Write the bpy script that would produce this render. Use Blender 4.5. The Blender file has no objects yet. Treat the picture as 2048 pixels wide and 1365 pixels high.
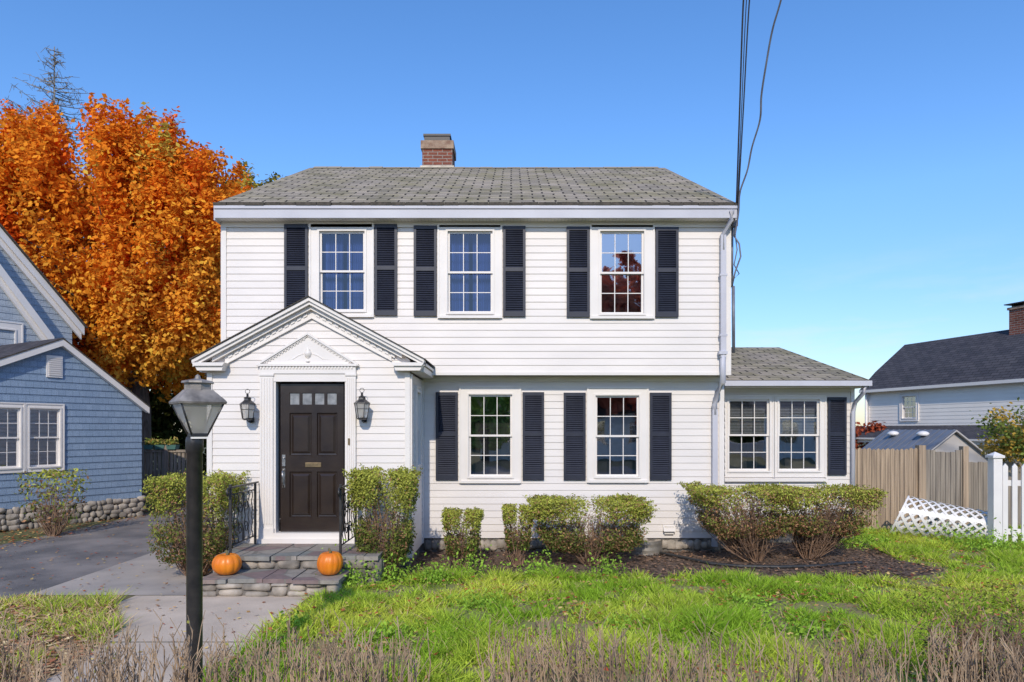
import bpy, math, random
import numpy as np
from mathutils import Matrix, Vector
random.seed(7); rng=np.random.default_rng(7)
F=1365.0; H=1.9; HY=860.0
def X(px,Y): return (px-1024.0)*Y/F
def Z(py,Y): return H+(HY-py)*Y/F
scene=bpy.context.scene
scene.view_settings.view_transform='Standard'
scene.view_settings.look='None'; scene.view_settings.exposure=0
# ------------------------------------------------------------ materials
MATS={}
def nodes(name):
    m=bpy.data.materials.new(name); m.use_nodes=True
    nt=m.node_tree; b=nt.nodes['Principled BSDF']
    return m,nt,b
def N(nt,t,**k):
    n=nt.nodes.new(t)
    for a,v in k.items():
        if a in n.inputs: n.inputs[a].default_value=v
        else: setattr(n,a,v)
    return n
def c4(c): return (c[0],c[1],c[2],1)
def mat(name,c1,c2=None,scale=3.0,rough=.6,bump=0,bscale=None,metal=0,detail=5,stretch=None,spec=.5,coat=0,contrast=(.35,.65)):
    if name in MATS: return MATS[name]
    m,nt,b=nodes(name); L=nt.links
    if c2 is None: c2=tuple(x*.86 for x in c1)
    tc=N(nt,'ShaderNodeTexCoord'); mp=N(nt,'ShaderNodeMapping')
    if stretch: mp.inputs['Scale'].default_value=stretch
    L.new(tc.outputs['Object'],mp.inputs[0])
    no=N(nt,'ShaderNodeTexNoise',Scale=scale,Detail=detail); L.new(mp.outputs[0],no.inputs['Vector'])
    r=N(nt,'ShaderNodeValToRGB'); r.color_ramp.elements[0].position=contrast[0]; r.color_ramp.elements[1].position=contrast[1]
    r.color_ramp.elements[0].color=c4(c2); r.color_ramp.elements[1].color=c4(c1)
    L.new(no.outputs[0],r.inputs[0]); L.new(r.outputs[0],b.inputs['Base Color'])
    b.inputs['Roughness'].default_value=rough; b.inputs['Metallic'].default_value=metal
    b.inputs['Specular IOR Level'].default_value=spec; b.inputs['Coat Weight'].default_value=coat
    if bump:
        n2=N(nt,'ShaderNodeTexNoise',Scale=bscale or scale*6,Detail=6); L.new(mp.outputs[0],n2.inputs['Vector'])
        bp=N(nt,'ShaderNodeBump',Strength=bump,Distance=.02); L.new(n2.outputs[0],bp.inputs['Height']); L.new(bp.outputs[0],b.inputs['Normal'])
    MATS[name]=m; return m
def shingle_mat(name,c1,c2,mort,tint,w=.28,h=.13,ms=.008,bump=.7):
    m,nt,b=nodes(name); L=nt.links
    uv=N(nt,'ShaderNodeTexCoord')
    wn=N(nt,'ShaderNodeTexNoise',Scale=7.0,Detail=2); L.new(uv.outputs['UV'],wn.inputs['Vector'])
    va=N(nt,'ShaderNodeVectorMath',operation='MULTIPLY_ADD'); va.inputs[1].default_value=(.04*w/.28,.16*h,0)
    L.new(wn.outputs['Color'],va.inputs[0]); L.new(uv.outputs['UV'],va.inputs[2])
    br=N(nt,'ShaderNodeTexBrick',Scale=1.0); br.inputs['Color1'].default_value=c4(c1); br.inputs['Color2'].default_value=c4(c2); br.inputs['Mortar'].default_value=c4(mort)
    br.inputs['Mortar Size'].default_value=ms; br.inputs['Brick Width'].default_value=w; br.inputs['Row Height'].default_value=h; br.inputs['Mortar Smooth'].default_value=.2; br.inputs['Bias'].default_value=-.1
    L.new(va.outputs[0],br.inputs['Vector'])
    n1=N(nt,'ShaderNodeTexNoise',Scale=1.4,Detail=6,Roughness=.7); L.new(uv.outputs['UV'],n1.inputs['Vector'])
    rr=N(nt,'ShaderNodeValToRGB'); rr.color_ramp.elements[0].position=.42; rr.color_ramp.elements[1].position=.66; L.new(n1.outputs[0],rr.inputs[0])
    mx=N(nt,'ShaderNodeMix',data_type='RGBA',blend_type='MULTIPLY'); L.new(rr.outputs[0],mx.inputs[0]); L.new(br.outputs[0],mx.inputs[6]); mx.inputs[7].default_value=c4(tint)
    n2=N(nt,'ShaderNodeTexNoise',Scale=60.0,Detail=3); L.new(uv.outputs['UV'],n2.inputs['Vector'])
    r2=N(nt,'ShaderNodeValToRGB'); r2.color_ramp.elements[0].color=(.7,.7,.7,1); r2.color_ramp.elements[1].color=(1.2,1.2,1.2,1); r2.color_ramp.elements[0].position=.3;r2.color_ramp.elements[1].position=.7
    L.new(n2.outputs[0],r2.inputs[0])
    m2=N(nt,'ShaderNodeMix',data_type='RGBA',blend_type='MULTIPLY'); m2.inputs[0].default_value=1; L.new(mx.outputs[2],m2.inputs[6]); L.new(r2.outputs[0],m2.inputs[7])
    L.new(m2.outputs[2],b.inputs['Base Color']); b.inputs['Roughness'].default_value=.9; b.inputs['Specular IOR Level'].default_value=.2
    bp=N(nt,'ShaderNodeBump',Strength=bump,Distance=.015,invert=True); L.new(br.outputs['Fac'],bp.inputs['Height']); L.new(bp.outputs[0],b.inputs['Normal'])
    return m
def vor_mat(name,cols,mort,scale,edge=.03,rough=.7,bump=.5):
    m,nt,b=nodes(name); L=nt.links
    tc=N(nt,'ShaderNodeTexCoord'); mp=N(nt,'ShaderNodeMapping'); mp.inputs['Scale'].default_value=(1,1.5,.02); L.new(tc.outputs['Object'],mp.inputs[0])
    v=N(nt,'ShaderNodeTexVoronoi',Scale=scale); L.new(mp.outputs[0],v.inputs['Vector'])
    e=N(nt,'ShaderNodeTexVoronoi',Scale=scale,feature='DISTANCE_TO_EDGE'); L.new(mp.outputs[0],e.inputs['Vector'])
    sp=N(nt,'ShaderNodeSeparateColor'); L.new(v.outputs['Color'],sp.inputs[0])
    r=N(nt,'ShaderNodeValToRGB'); r.color_ramp.interpolation='CONSTANT'
    while len(r.color_ramp.elements)<len(cols): r.color_ramp.elements.new(.5)
    for i,c in enumerate(cols):
        r.color_ramp.elements[i].position=i/len(cols); r.color_ramp.elements[i].color=c4(c)
    L.new(sp.outputs[0],r.inputs[0])
    n=N(nt,'ShaderNodeTexNoise',Scale=12.0,Detail=6); L.new(tc.outputs['Object'],n.inputs['Vector'])
    mm=N(nt,'ShaderNodeMix',data_type='RGBA',blend_type='MULTIPLY'); mm.inputs[0].default_value=.6; L.new(r.outputs[0],mm.inputs[6]); L.new(n.outputs[0],mm.inputs[7])
    lt=N(nt,'ShaderNodeMath',operation='LESS_THAN'); lt.inputs[1].default_value=edge; L.new(e.outputs['Distance'],lt.inputs[0])
    mx=N(nt,'ShaderNodeMix',data_type='RGBA'); L.new(lt.outputs[0],mx.inputs[0]); L.new(mm.outputs[2],mx.inputs[6]); mx.inputs[7].default_value=c4(mort)
    L.new(mx.outputs[2],b.inputs['Base Color']); b.inputs['Roughness'].default_value=rough
    return m
def leaf_mat(name,trans=.35):
    m=bpy.data.materials.new(name); m.use_nodes=True; nt=m.node_tree; nt.nodes.clear(); L=nt.links
    o=N(nt,'ShaderNodeOutputMaterial'); a=N(nt,'ShaderNodeAttribute',attribute_name='Col')
    d=N(nt,'ShaderNodeBsdfDiffuse'); t=N(nt,'ShaderNodeBsdfTranslucent'); mx=N(nt,'ShaderNodeMixShader'); mx.inputs[0].default_value=trans
    L.new(a.outputs['Color'],d.inputs[0]); L.new(a.outputs['Color'],t.inputs[0]); L.new(d.outputs[0],mx.inputs[1]); L.new(t.outputs[0],mx.inputs[2]); L.new(mx.outputs[0],o.inputs[0])
    return m
def glass_mat(name,fac=.3,tint=(.75,.8,.85),wav=.04,milk=0,gcol=(.93,.95,1)):
    m=bpy.data.materials.new(name); m.use_nodes=True; nt=m.node_tree; nt.nodes.clear(); L=nt.links
    o=N(nt,'ShaderNodeOutputMaterial'); g=N(nt,'ShaderNodeBsdfGlossy',Roughness=.02); t=N(nt,'ShaderNodeBsdfTransparent'); t.inputs[0].default_value=c4(tint)
    g.inputs['Color'].default_value=c4(gcol)
    fr=N(nt,'ShaderNodeFresnel',IOR=1.5); ad=N(nt,'ShaderNodeMath',operation='ADD'); ad.inputs[1].default_value=fac; L.new(fr.outputs[0],ad.inputs[0])
    tc=N(nt,'ShaderNodeTexCoord'); no=N(nt,'ShaderNodeTexNoise',Scale=2.5,Detail=1); L.new(tc.outputs['Object'],no.inputs['Vector'])
    bp=N(nt,'ShaderNodeBump',Strength=wav,Distance=.05); L.new(no.outputs[0],bp.inputs['Height']); L.new(bp.outputs[0],g.inputs['Normal'])
    mx=N(nt,'ShaderNodeMixShader'); L.new(ad.outputs[0],mx.inputs[0]); L.new(t.outputs[0],mx.inputs[1]); L.new(g.outputs[0],mx.inputs[2]); out=mx
    if milk:
        d=N(nt,'ShaderNodeBsdfDiffuse'); d.inputs[0].default_value=(.93,.90,.84,1); tl=N(nt,'ShaderNodeBsdfTranslucent'); tl.inputs[0].default_value=(.93,.90,.84,1)
        a=N(nt,'ShaderNodeMixShader'); a.inputs[0].default_value=.5; L.new(d.outputs[0],a.inputs[1]); L.new(tl.outputs[0],a.inputs[2])
        m2=N(nt,'ShaderNodeMixShader'); m2.inputs[0].default_value=milk; L.new(mx.outputs[0],m2.inputs[1]); L.new(a.outputs[0],m2.inputs[2]); out=m2
    L.new(out.outputs[0],o.inputs[0])
    return m
WHITE=mat('white_vinyl',(.76,.71,.665),(.70,.655,.62),scale=1.1,rough=.5,stretch=(1,1,3))
TRIM=mat('white_trim',(.78,.735,.69),(.73,.69,.65),scale=2,rough=.45)
FASC=mat('fascia_paint',(.53,.53,.58),(.47,.47,.52),scale=2,rough=.5)
BLACKSH=mat('shutter_paint',(.020,.024,.042),(.013,.016,.030),scale=6,rough=.45)
DOORM=mat('door_paint',(.032,.021,.015),(.019,.012,.010),scale=4,rough=.28,coat=.15,bump=.05,bscale=30)
IRON=mat('black_iron',(.022,.022,.024),(.045,.042,.04),scale=14,rough=.35,bump=.1,bscale=60)
CAPM=mat('weathered_cap',(.34,.31,.28),(.12,.11,.10),scale=7,rough=.45,bump=.2,bscale=30)
BRASS=mat('aged_brass',(.35,.25,.13),(.2,.15,.09),scale=20,rough=.35,metal=.8)
SILVER=mat('worn_nickel',(.6,.58,.55),(.3,.28,.26),scale=20,rough=.3,metal=.9)
DARK=mat('dark_room',(.02,.02,.022),(.012,.012,.014),scale=1,rough=.9)
ROOM=mat('dim_room',(.12,.105,.095),(.06,.055,.055),scale=2,rough=.9)
CURT=mat('blue_curtain',(.045,.095,.33),(.022,.05,.20),scale=5,rough=.8,stretch=(4,4,.2))
BLIND=mat('white_blind',(.62,.60,.58),(.48,.47,.46),scale=3,rough=.6)
GLASS=glass_mat('window_glass',.32); GLASSU=glass_mat('upper_window_glass',.04,gcol=(.75,.85,1)); GLASS2=glass_mat('lamp_glass',.08,(.97,.96,.94),.1,milk=.5)
ROOF=shingle_mat('asphalt_shingle',(.43,.365,.285),(.27,.235,.19),(.06,.05,.04),(.74,.76,.55),w=.34,h=.19,ms=.016)
ROOFD=shingle_mat('dark_shingle',(.095,.09,.10),(.06,.06,.07),(.02,.02,.02),(.8,.8,.85))
EDGE=mat('shingle_edge',(.09,.075,.06),(.05,.045,.035),scale=20,rough=.9)
BLUE=shingle_mat('blue_shake',(.27,.36,.48),(.235,.32,.435),(.15,.21,.30),(.88,.9,.93),w=.13,h=.135,ms=.003,bump=.3)
GREYB=shingle_mat('greyblue_shake',(.42,.47,.52),(.38,.43,.48),(.28,.31,.35),(.9,.92,.95),w=.13,h=.14,ms=.003,bump=.3)
BRICK=shingle_mat('brickwork',(.30,.10,.065),(.19,.07,.05),(.36,.31,.27),(.6,.55,.5),w=.21,h=.072,ms=.009)
BRICKC=mat('brick_cap',(.38,.28,.2),(.22,.13,.09),scale=8,rough=.9,bump=.4)
METALD=mat('dark_metal_cap',(.04,.035,.035),scale=10,rough=.5)
STONE=mat('field_stone',(.46,.40,.33),(.17,.15,.125),scale=4,rough=.85,bump=.4,bscale=25)
MORTAR=mat('mortar',(.22,.2,.18),(.12,.11,.1),scale=9,rough=.95,bump=.5)
FLAG=vor_mat('flagstone',[(.33,.32,.29),(.40,.36,.31),(.29,.21,.20),(.28,.29,.27),(.36,.28,.24)],(.17,.155,.135),2.2,edge=.022)
CONC=mat('concrete',(.66,.54,.42),(.45,.37,.29),scale=1.6,rough=.9,bump=.25,bscale=60,detail=9,contrast=(.3,.7))
CONC2=mat('apron_concrete',(.47,.405,.34),(.30,.265,.235),scale=1.3,rough=.9,bump=.25,bscale=60,detail=9,contrast=(.3,.7))
ASPH=mat('asphalt',(.25,.22,.20),(.125,.115,.11),scale=1.0,rough=.9,bump=.4,bscale=90,detail=10,contrast=(.38,.62))
SOIL=mat('ground_soil',(.16,.14,.06),(.09,.10,.03),scale=.8,rough=1,bump=.5,bscale=30,detail=9)
LAWN=mat('lawn_soil',(.19,.22,.05),(.27,.20,.11),scale=1.5,rough=1,bump=.8,bscale=40,detail=9)
MULCH=mat('mulch',(.19,.125,.085),(.08,.055,.042),scale=9,rough=1,bump=1,bscale=50,detail=9)
WOOD=mat('fence_wood',(.47,.35,.235),(.25,.185,.13),scale=3,rough=.8,stretch=(9,2,.35),bump=.2)
WOODG=mat('weathered_wood',(.33,.28,.22),(.19,.16,.13),scale=3,rough=.85,stretch=(9,2,.35),bump=.2)
PICKET=mat('white_pvc',(.8,.77,.74),(.74,.71,.69),scale=3,rough=.35)
BARK=mat('bark',(.16,.13,.11),(.07,.055,.045),scale=6,rough=.95,stretch=(4,4,.8),bump=.6)
GREYBARK=mat('grey_bark',(.30,.28,.26),(.17,.155,.14),scale=6,rough=.95)
TWIG=mat('yew_twig',(.34,.21,.13),(.17,.105,.07),scale=8,rough=.9)
PRIVET=mat('privet_twig',(.52,.38,.25),(.22,.15,.10),scale=4,rough=.9)
ORANGE=mat('pumpkin_skin',(.84,.26,.015),(.70,.17,.01),scale=5,rough=.38,bump=.05,bscale=40)
PSTEM=mat('pumpkin_stem',(.22,.2,.08),(.12,.1,.05),scale=10,rough=.9)
GALV=mat('galvanised_steel',(.36,.33,.28),(.24,.22,.19),scale=6,rough=.5,metal=.4)
PIPE=mat('black_plastic',(.03,.03,.03),scale=5,rough=.5)
CABLE=mat('cable_sheath',(.06,.065,.085),(.035,.035,.045),scale=5,rough=.6)
CABLE2=mat('grey_cable',(.20,.21,.24),(.12,.12,.14),scale=5,rough=.5)
SHEDM=mat('shed_plastic',(.46,.43,.40),(.40,.37,.35),scale=2,rough=.6)
SHEDR=mat('shed_roof_panel',(.19,.20,.23),(.15,.16,.185),scale=3,rough=.5)
BULB=mat('frosted_bulb',(.9,.86,.78),scale=3,rough=.3)
PLANTER=mat('planter_green',(.05,.14,.12),scale=4,rough=.6)
LEAF=leaf_mat('leaf',.42); NEED=leaf_mat('yew_needle',.25); GRASSM=leaf_mat('grass_blade',.35); LITTER=leaf_mat('dry_leaf',.15)
# ------------------------------------------------------------ mesh builder
W={}
class MB:
    def __init__(s,M=None): s.v=[];s.f=[];s.m=[];s.uv=[];s.M=M;s.sm=[];s.smooth=False
    def add(s,pts,faces,m=0,uvs=None):
        b=len(s.v)
        for p in pts:
            p=Vector(p)
            s.v.append(tuple(s.M@p) if s.M else tuple(p))
        for i,f in enumerate(faces):
            s.f.append([b+j for j in f]); s.m.append(m); s.sm.append(s.smooth)
            s.uv.append(uvs[i] if uvs else [(0,0)]*len(f))
    def quad(s,p,m=0,uv=None): s.add(p,[list(range(len(p)))],m,[uv] if uv else None)
    def box(s,x0,x1,y0,y1,z0,z1,m=0):
        if x0>x1:x0,x1=x1,x0
        if y0>y1:y0,y1=y1,y0
        if z0>z1:z0,z1=z1,z0
        p=[(x0,y0,z0),(x1,y0,z0),(x1,y1,z0),(x0,y1,z0),(x0,y0,z1),(x1,y0,z1),(x1,y1,z1),(x0,y1,z1)]
        f=[(0,3,2,1),(4,5,6,7),(0,1,5,4),(1,2,6,5),(2,3,7,6),(3,0,4,7)]
        uvs=[[(p[i][0],p[i][1]) for i in f[0]],[(p[i][0],p[i][1]) for i in f[1]]]+[[(p[i][0]+p[i][1],p[i][2]) for i in q] for q in f[2:]]
        s.add(p,f,m,uvs)
    def ext(s,pts,vec,m=0):
        n=len(pts); v=Vector(vec); p=[Vector(a) for a in pts]; q=[a+v for a in p]
        fs=[list(range(n))[::-1],[n+i for i in range(n)]]+[[i,(i+1)%n,n+(i+1)%n,n+i] for i in range(n)]
        s.add(p+q,fs,m)
    def slab(s,p,t,m=0,me=None):
        P=[Vector(a) for a in p]; lu=(P[1]-P[0]).length; ls=(P[3]-P[0]).length
        off=(P[3]-P[0]).dot((P[1]-P[0]).normalized())
        s.quad(P,m,[(0,0),(lu,0),(off+(P[2]-P[3]).length,ls),(off,ls)])
        Q=[a-Vector((0,0,t)) for a in P]; me=m if me is None else me
        s.quad(Q[::-1],me)
        for i in range(4):
            j=(i+1)%4; s.quad([P[i],Q[i],Q[j],P[j]],me)
    def tube(s,path,r,n=8,m=0,caps=True):
        path=[Vector(p) for p in path]; rs=r if isinstance(r,(list,tuple)) else [r]*len(path)
        pts=[];N_=len(path)
        for i,p in enumerate(path):
            t=(path[min(i+1,N_-1)]-path[max(i-1,0)]).normalized()
            a=Vector((0,0,1)) if abs(t.z)<.9 else Vector((1,0,0))
            u=t.cross(a).normalized(); w=t.cross(u)
            for k in range(n):
                an=2*math.pi*k/n; pts.append(p+(u*math.cos(an)+w*math.sin(an))*rs[i])
        f=[]
        for i in range(N_-1):
            for k in range(n):
                f.append([i*n+k,i*n+(k+1)%n,(i+1)*n+(k+1)%n,(i+1)*n+k])
        if caps: f.append(list(range(n))[::-1]); f.append([(N_-1)*n+k for k in range(n)])
        o=s.smooth; s.smooth=True; s.add(pts,f,m); s.smooth=o
    def lathe(s,prof,c,n=16,ph=0,m=0,smooth=True,caps=True):
        pts=[]; 
        for r,z in prof:
            for k in range(n):
                a=ph+2*math.pi*k/n; pts.append((c[0]+r*math.cos(a),c[1]+r*math.sin(a),c[2]+z))
        f=[]
        for i in range(len(prof)-1):
            for k in range(n): f.append([i*n+k,i*n+(k+1)%n,(i+1)*n+(k+1)%n,(i+1)*n+k])
        if caps: f.append(list(range(n))[::-1]); f.append([(len(prof)-1)*n+k for k in range(n)])
        o=s.smooth; s.smooth=smooth; s.add(pts,f,m); s.smooth=o
    def stone(s,c,r,m=0,ex=.75):
        nu,nv=9,6; ph=[random.random()*6 for _ in range(4)]; pts=[]
        for j in range(nv+1):
            th=math.pi*j/nv
            for i in range(nu):
                a=2*math.pi*i/nu
                q=1+.10*math.sin(2*a+ph[0])+.07*math.sin(3*a+ph[1])*math.sin(th)+.07*math.sin(2*th+ph[2])
                e=lambda v: math.copysign(abs(v)**ex,v)
                pts.append((c[0]+r[0]*q*e(math.sin(th)*math.cos(a)),c[1]+r[1]*q*e(math.sin(th)*math.sin(a)),c[2]+r[2]*q*e(math.cos(th))))
        f=[[j*nu+i,(j+1)*nu+i,(j+1)*nu+(i+1)%nu,j*nu+(i+1)%nu] for j in range(nv) for i in range(nu)]
        o=s.smooth; s.smooth=True; s.add(pts,f,m); s.smooth=o
def meta(o,label=None,category=None,group=None,kind=None):
    if label:o['label']=label
    if category:o['category']=category
    if group:o['group']=group
    if kind:o['kind']=kind
def empty(name,loc,label,category,group=None,parent=None):
    o=bpy.data.objects.new(name,None); scene.collection.objects.link(o); o.location=loc; W[o]=Vector(loc)
    o.empty_display_size=.2; meta(o,label,category,group); return o
def link(o,c,parent):
    scene.collection.objects.link(o); W[o]=c.copy()
    if parent is not None: o.parent=parent; o.location=c-W[parent]
    else: o.location=c
def make(name,mb,mats,parent=None,label=None,category=None,group=None,kind=None,bevel=0):
    A=np.array(mb.v); c=Vector(((A[:,0].min()+A[:,0].max())/2,(A[:,1].min()+A[:,1].max())/2,A[:,2].min()))
    A=A-np.array(c)
    me=bpy.data.meshes.new(name); me.from_pydata(A.tolist(),[],mb.f)
    for m_ in (mats if isinstance(mats,(list,tuple)) else [mats]): me.materials.append(m_)
    me.polygons.foreach_set('material_index',mb.m); me.polygons.foreach_set('use_smooth',mb.sm)
    uvl=me.uv_layers.new(name='UVMap'); flat=[c_ for u in mb.uv for q in u for c_ in q]
    uvl.data.foreach_set('uv',flat); me.update()
    o=bpy.data.objects.new(name,me); link(o,c,parent); meta(o,label,category,group,kind)
    if bevel:
        b=o.modifiers.new('b','BEVEL'); b.width=bevel; b.segments=2; b.limit_method='ANGLE'
    return o
def npmesh(name,V,Fq,mats,parent=None,col=None,k=4,smooth=False,**kw):
    V=np.asarray(V,dtype=np.float64); c=np.array([(V[:,0].min()+V[:,0].max())/2,(V[:,1].min()+V[:,1].max())/2,V[:,2].min()])
    V=V-c; me=bpy.data.meshes.new(name); nf=len(Fq)
    me.vertices.add(len(V)); me.vertices.foreach_set('co',V.astype(np.float32).ravel())
    me.loops.add(nf*k); me.loops.foreach_set('vertex_index',np.asarray(Fq,dtype=np.int32).ravel())
    me.polygons.add(nf); me.polygons.foreach_set('loop_start',np.arange(0,nf*k,k,dtype=np.int32))
    me.polygons.foreach_set('loop_total',np.full(nf,k,dtype=np.int32))
    me.materials.append(mats); me.update(calc_edges=True)
    if smooth: me.polygons.foreach_set('use_smooth',[True]*nf)
    if col is not None:
        a=me.color_attributes.new('Col','FLOAT_COLOR','POINT'); cc=np.concatenate([np.clip(col,0,1),np.ones((len(V),1))],1)
        a.data.foreach_set('color',cc.astype(np.float32).ravel())
    o=bpy.data.objects.new(name,me); link(o,Vector(c),parent); meta(o,kw.get('label'),kw.get('category'),kw.get('group'),kw.get('kind')); return o
def unit(a): return a/np.maximum(np.linalg.norm(a,axis=1,keepdims=True),1e-9)
def leaf_quads(C,size,col,aspect=.6,nb=None,flat=0.0):
    n=len(C); nrm=rng.normal(size=(n,3))
    if nb is not None: nrm=nrm*.6+nb
    if flat: nrm=nrm*(1-flat)+np.array([0,0,1.0])*flat*2
    nrm=unit(nrm); t=rng.normal(size=(n,3)); u=unit(np.cross(nrm,t)); v=np.cross(nrm,u)
    s=np.asarray(size).reshape(-1,1)*np.ones((n,1))
    V=np.stack([C-u*s,C-v*s*aspect,C+u*s,C+v*s*aspect],1).reshape(-1,3)
    Fq=np.arange(n*4).reshape(-1,4); return V,Fq,np.repeat(col,4,0)
def segs(P0,P1,r0,r1,n=3):
    P0=np.asarray(P0,float);P1=np.asarray(P1,float);m=len(P0);t=unit(P1-P0)
    a=np.where(np.abs(t[:,2:3])<.9,np.array([[0,0,1.0]]),np.array([[1.0,0,0]])); u=unit(np.cross(t,a)); w=np.cross(t,u)
    r0=np.asarray(r0).reshape(-1,1)*np.ones((m,1)); r1=np.asarray(r1).reshape(-1,1)*np.ones((m,1)); V=[]
    for P,r in((P0,r0),(P1,r1)):
        for k in range(n):
            an=2*math.pi*k/n; V.append(P+(u*math.cos(an)+w*math.sin(an))*r)
    V=np.stack(V,1).reshape(-1,3); base=(np.arange(m)*2*n)[:,None]
    Fs=[np.concatenate([base+k,base+(k+1)%n,base+n+(k+1)%n,base+n+k],1) for k in range(n)]
    return V,np.stack(Fs,1).reshape(-1,4)
# ------------------------------------------------------------ siding
def siding(mb,x0,x1,z0,z1,pitch=.108,openings=(),y=0,lap=.010,m=0):
    fx0=x0 if callable(x0) else (lambda z:x0); fx1=x1 if callable(x1) else (lambda z:x1)
    zb=z0
    while zb<z1-1e-6:
        zt=min(zb+pitch,z1); cuts=sorted({zb,zt}|{o[k] for o in openings for k in(2,3) if zb<o[k]<zt})
        for a,b in zip(cuts[:-1],cuts[1:]):
            mid=(a+b)/2; blk=sorted([(o[0],o[1]) for o in openings if o[2]<mid<o[3]])
            ya=y-lap*(1-(a-zb)/pitch); yb=y-lap*(1-(b-zb)/pitch)
            edges=[('s',None)]+[e for o in blk for e in(('v',o[0]),('v',o[1]))]+[('e',None)]
            for i in range(0,len(edges),2):
                l,r=edges[i],edges[i+1]
                la,lb=(fx0(a),fx0(b)) if l[0]=='s' else (l[1],l[1]); ra,rb=(fx1(a),fx1(b)) if r[0]=='e' else (r[1],r[1])
                if ra-la<1e-4: continue
                rb=max(rb,lb)
                mb.quad([(la,ya,a),(ra,ya,a),(rb,yb,b),(lb,yb,b)],m,[(la,a),(ra,a),(rb,b),(lb,b)])
                if a==zb: mb.quad([(la,y,a),(ra,y,a),(ra,ya,a),(la,ya,a)],m)
        zb=zt
# ------------------------------------------------------------ window
def window(parent,M,trim,op,y,cols=3,rows=2,curtain=None,room=None,name='window',sill=True,blind=False,label=None,glass=None):
    mb=MB(M); tx0,tx1,tz0,tz1=trim; x0,x1,z0,z1=op; a=y-.030;b=y+.02
    mb.box(tx0,x0,a,b,tz0,tz1);mb.box(x1,tx1,a,b,tz0,tz1);mb.box(x0,x1,a,b,z1,tz1);mb.box(x0,x1,a,b,tz0,z0)
    w=.022
    mb.box(tx0-.004,tx0+w,a-.012,a+.002,tz0-.004,tz1+.004);mb.box(tx1-w,tx1+.004,a-.012,a+.002,tz0-.004,tz1+.004)
    mb.box(tx0+w,tx1-w,a-.012,a+.002,tz1-w,tz1+.004)
    if sill: mb.box(tx0+w,tx1-w,a-.022,a+.002,tz0-.004,tz0+.035)
    j=.028
    mb.box(x0,x0+j,a-.014,y+.11,z0,z1);mb.box(x1-j,x1,a-.014,y+.11,z0,z1);mb.box(x0+j,x1-j,a-.014,y+.11,z1-j,z1);mb.box(x0+j,x1-j,a-.020,y+.11,z0,z0+j)
    yb=y+.6
    mb.box(x0-.3,x1+.3,yb,yb+.01,z0-.3,z1+.3,1); mb.box(x0-.3,x0-.29,y+.12,yb,z0-.3,z1+.3,1); mb.box(x1+.29,x1+.3,y+.12,yb,z0-.3,z1+.3,1)
    mb.box(x0-.29,x1+.29,y+.12,yb,z1+.29,z1+.3,1); mb.box(x0-.29,x1+.29,y+.12,yb,z0-.3,z0-.29,1)
    cas=make(name,mb,[TRIM,room or DARK],parent,label=label,bevel=0)
    xi0,xi1,zi0,zi1=x0+j,x1-j,z0+j,z1-j; zm=(zi0+zi1)/2
    sb=MB(M); gb=MB(M); s=.03
    for (p,q,ys) in((zm-.016,zi1,y+.0),(zi0,zm+.016,y+.03)):
        sb.box(xi0,xi0+s,ys,ys+.028,p,q);sb.box(xi1-s,xi1,ys,ys+.028,p,q);sb.box(xi0+s,xi1-s,ys,ys+.028,q-s,q);sb.box(xi0+s,xi1-s,ys,ys+.028,p,p+s)
        gw=(xi1-xi0-2*s); gh=q-p-2*s
        for i in range(1,cols): xx=xi0+s+gw*i/cols; sb.box(xx-.006,xx+.006,ys+.009,ys+.019,p+s,q-s)
        for i in range(1,rows):
            zz=p+s+gh*i/rows; sb.box(xi0+s,xi1-s,ys+.010,ys+.018,zz-.006,zz+.006)
        gb.quad([(xi0+s,ys+.014,p+s),(xi1-s,ys+.014,p+s),(xi1-s,ys+.014,q-s),(xi0+s,ys+.014,q-s)])
    make('sash',sb,TRIM,cas); make('glass',gb,glass or GLASS,cas)
    if curtain:
        cb=MB(M); cb.smooth=True; n=60
        for (u0,u1) in((xi0,xi0+(xi1-xi0)*.46),(xi0+(xi1-xi0)*.54,xi1)):
            pts=[];
            for i in range(n+1):
                xx=u0+(u1-u0)*i/n; yy=y+.17+.02*math.sin(i*1.1)+.008*math.sin(i*2.7)
                pts+= [(xx,yy,zi0),(xx,yy,zi1)]
            cb.add(pts,[[2*i,2*i+2,2*i+3,2*i+1] for i in range(n)])
        make('curtain',cb,curtain,cas)
    if blind:
        bb=MB(M); zz=zi1
        while zz>zi1-(zi1-zi0)*(.5 if blind is True else blind):
            bb.quad([(xi0,y+.10,zz-.018),(xi1,y+.10,zz-.018),(xi1,y+.12,zz),(xi0,y+.12,zz)]); zz-=.026
        make('window_blind',bb,BLIND,cas)
    return cas
def shutter(parent,M,x0,x1,z0,z1,y,label=None):
    mb=MB(M); a=y-.045;b=y-.012; s=.038
    mb.box(x0,x0+s,a,b,z0,z1);mb.box(x1-s,x1,a,b,z0,z1)
    zm=z0+(z1-z0)*.52
    for p,q in((z0,z0+.075),(zm-.03,zm+.03),(z1-.055,z1)): mb.box(x0+s,x1-s,a,b,p,q)
    mb.box(x0+s,x1-s,b-.006,b-.002,z0+.075,z1-.055)
    for p,q in((z0+.075,zm-.03),(zm+.03,z1-.055)):
        n=int((q-p)/.032); d=(q-p)/n
        for i in range(n):
            zz=p+i*d; mb.quad([(x0+s,a+.004,zz+.002),(x1-s,a+.004,zz+.002),(x1-s,b-.008,zz+d*.95),(x0+s,b-.008,zz+d*.95)])
            mb.quad([(x0+s,a+.004,zz+.002),(x0+s,a+.007,zz-.004),(x1-s,a+.007,zz-.004),(x1-s,a+.004,zz+.002)][::-1])
    return make('shutter',mb,BLACKSH,parent,label=label)
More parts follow.
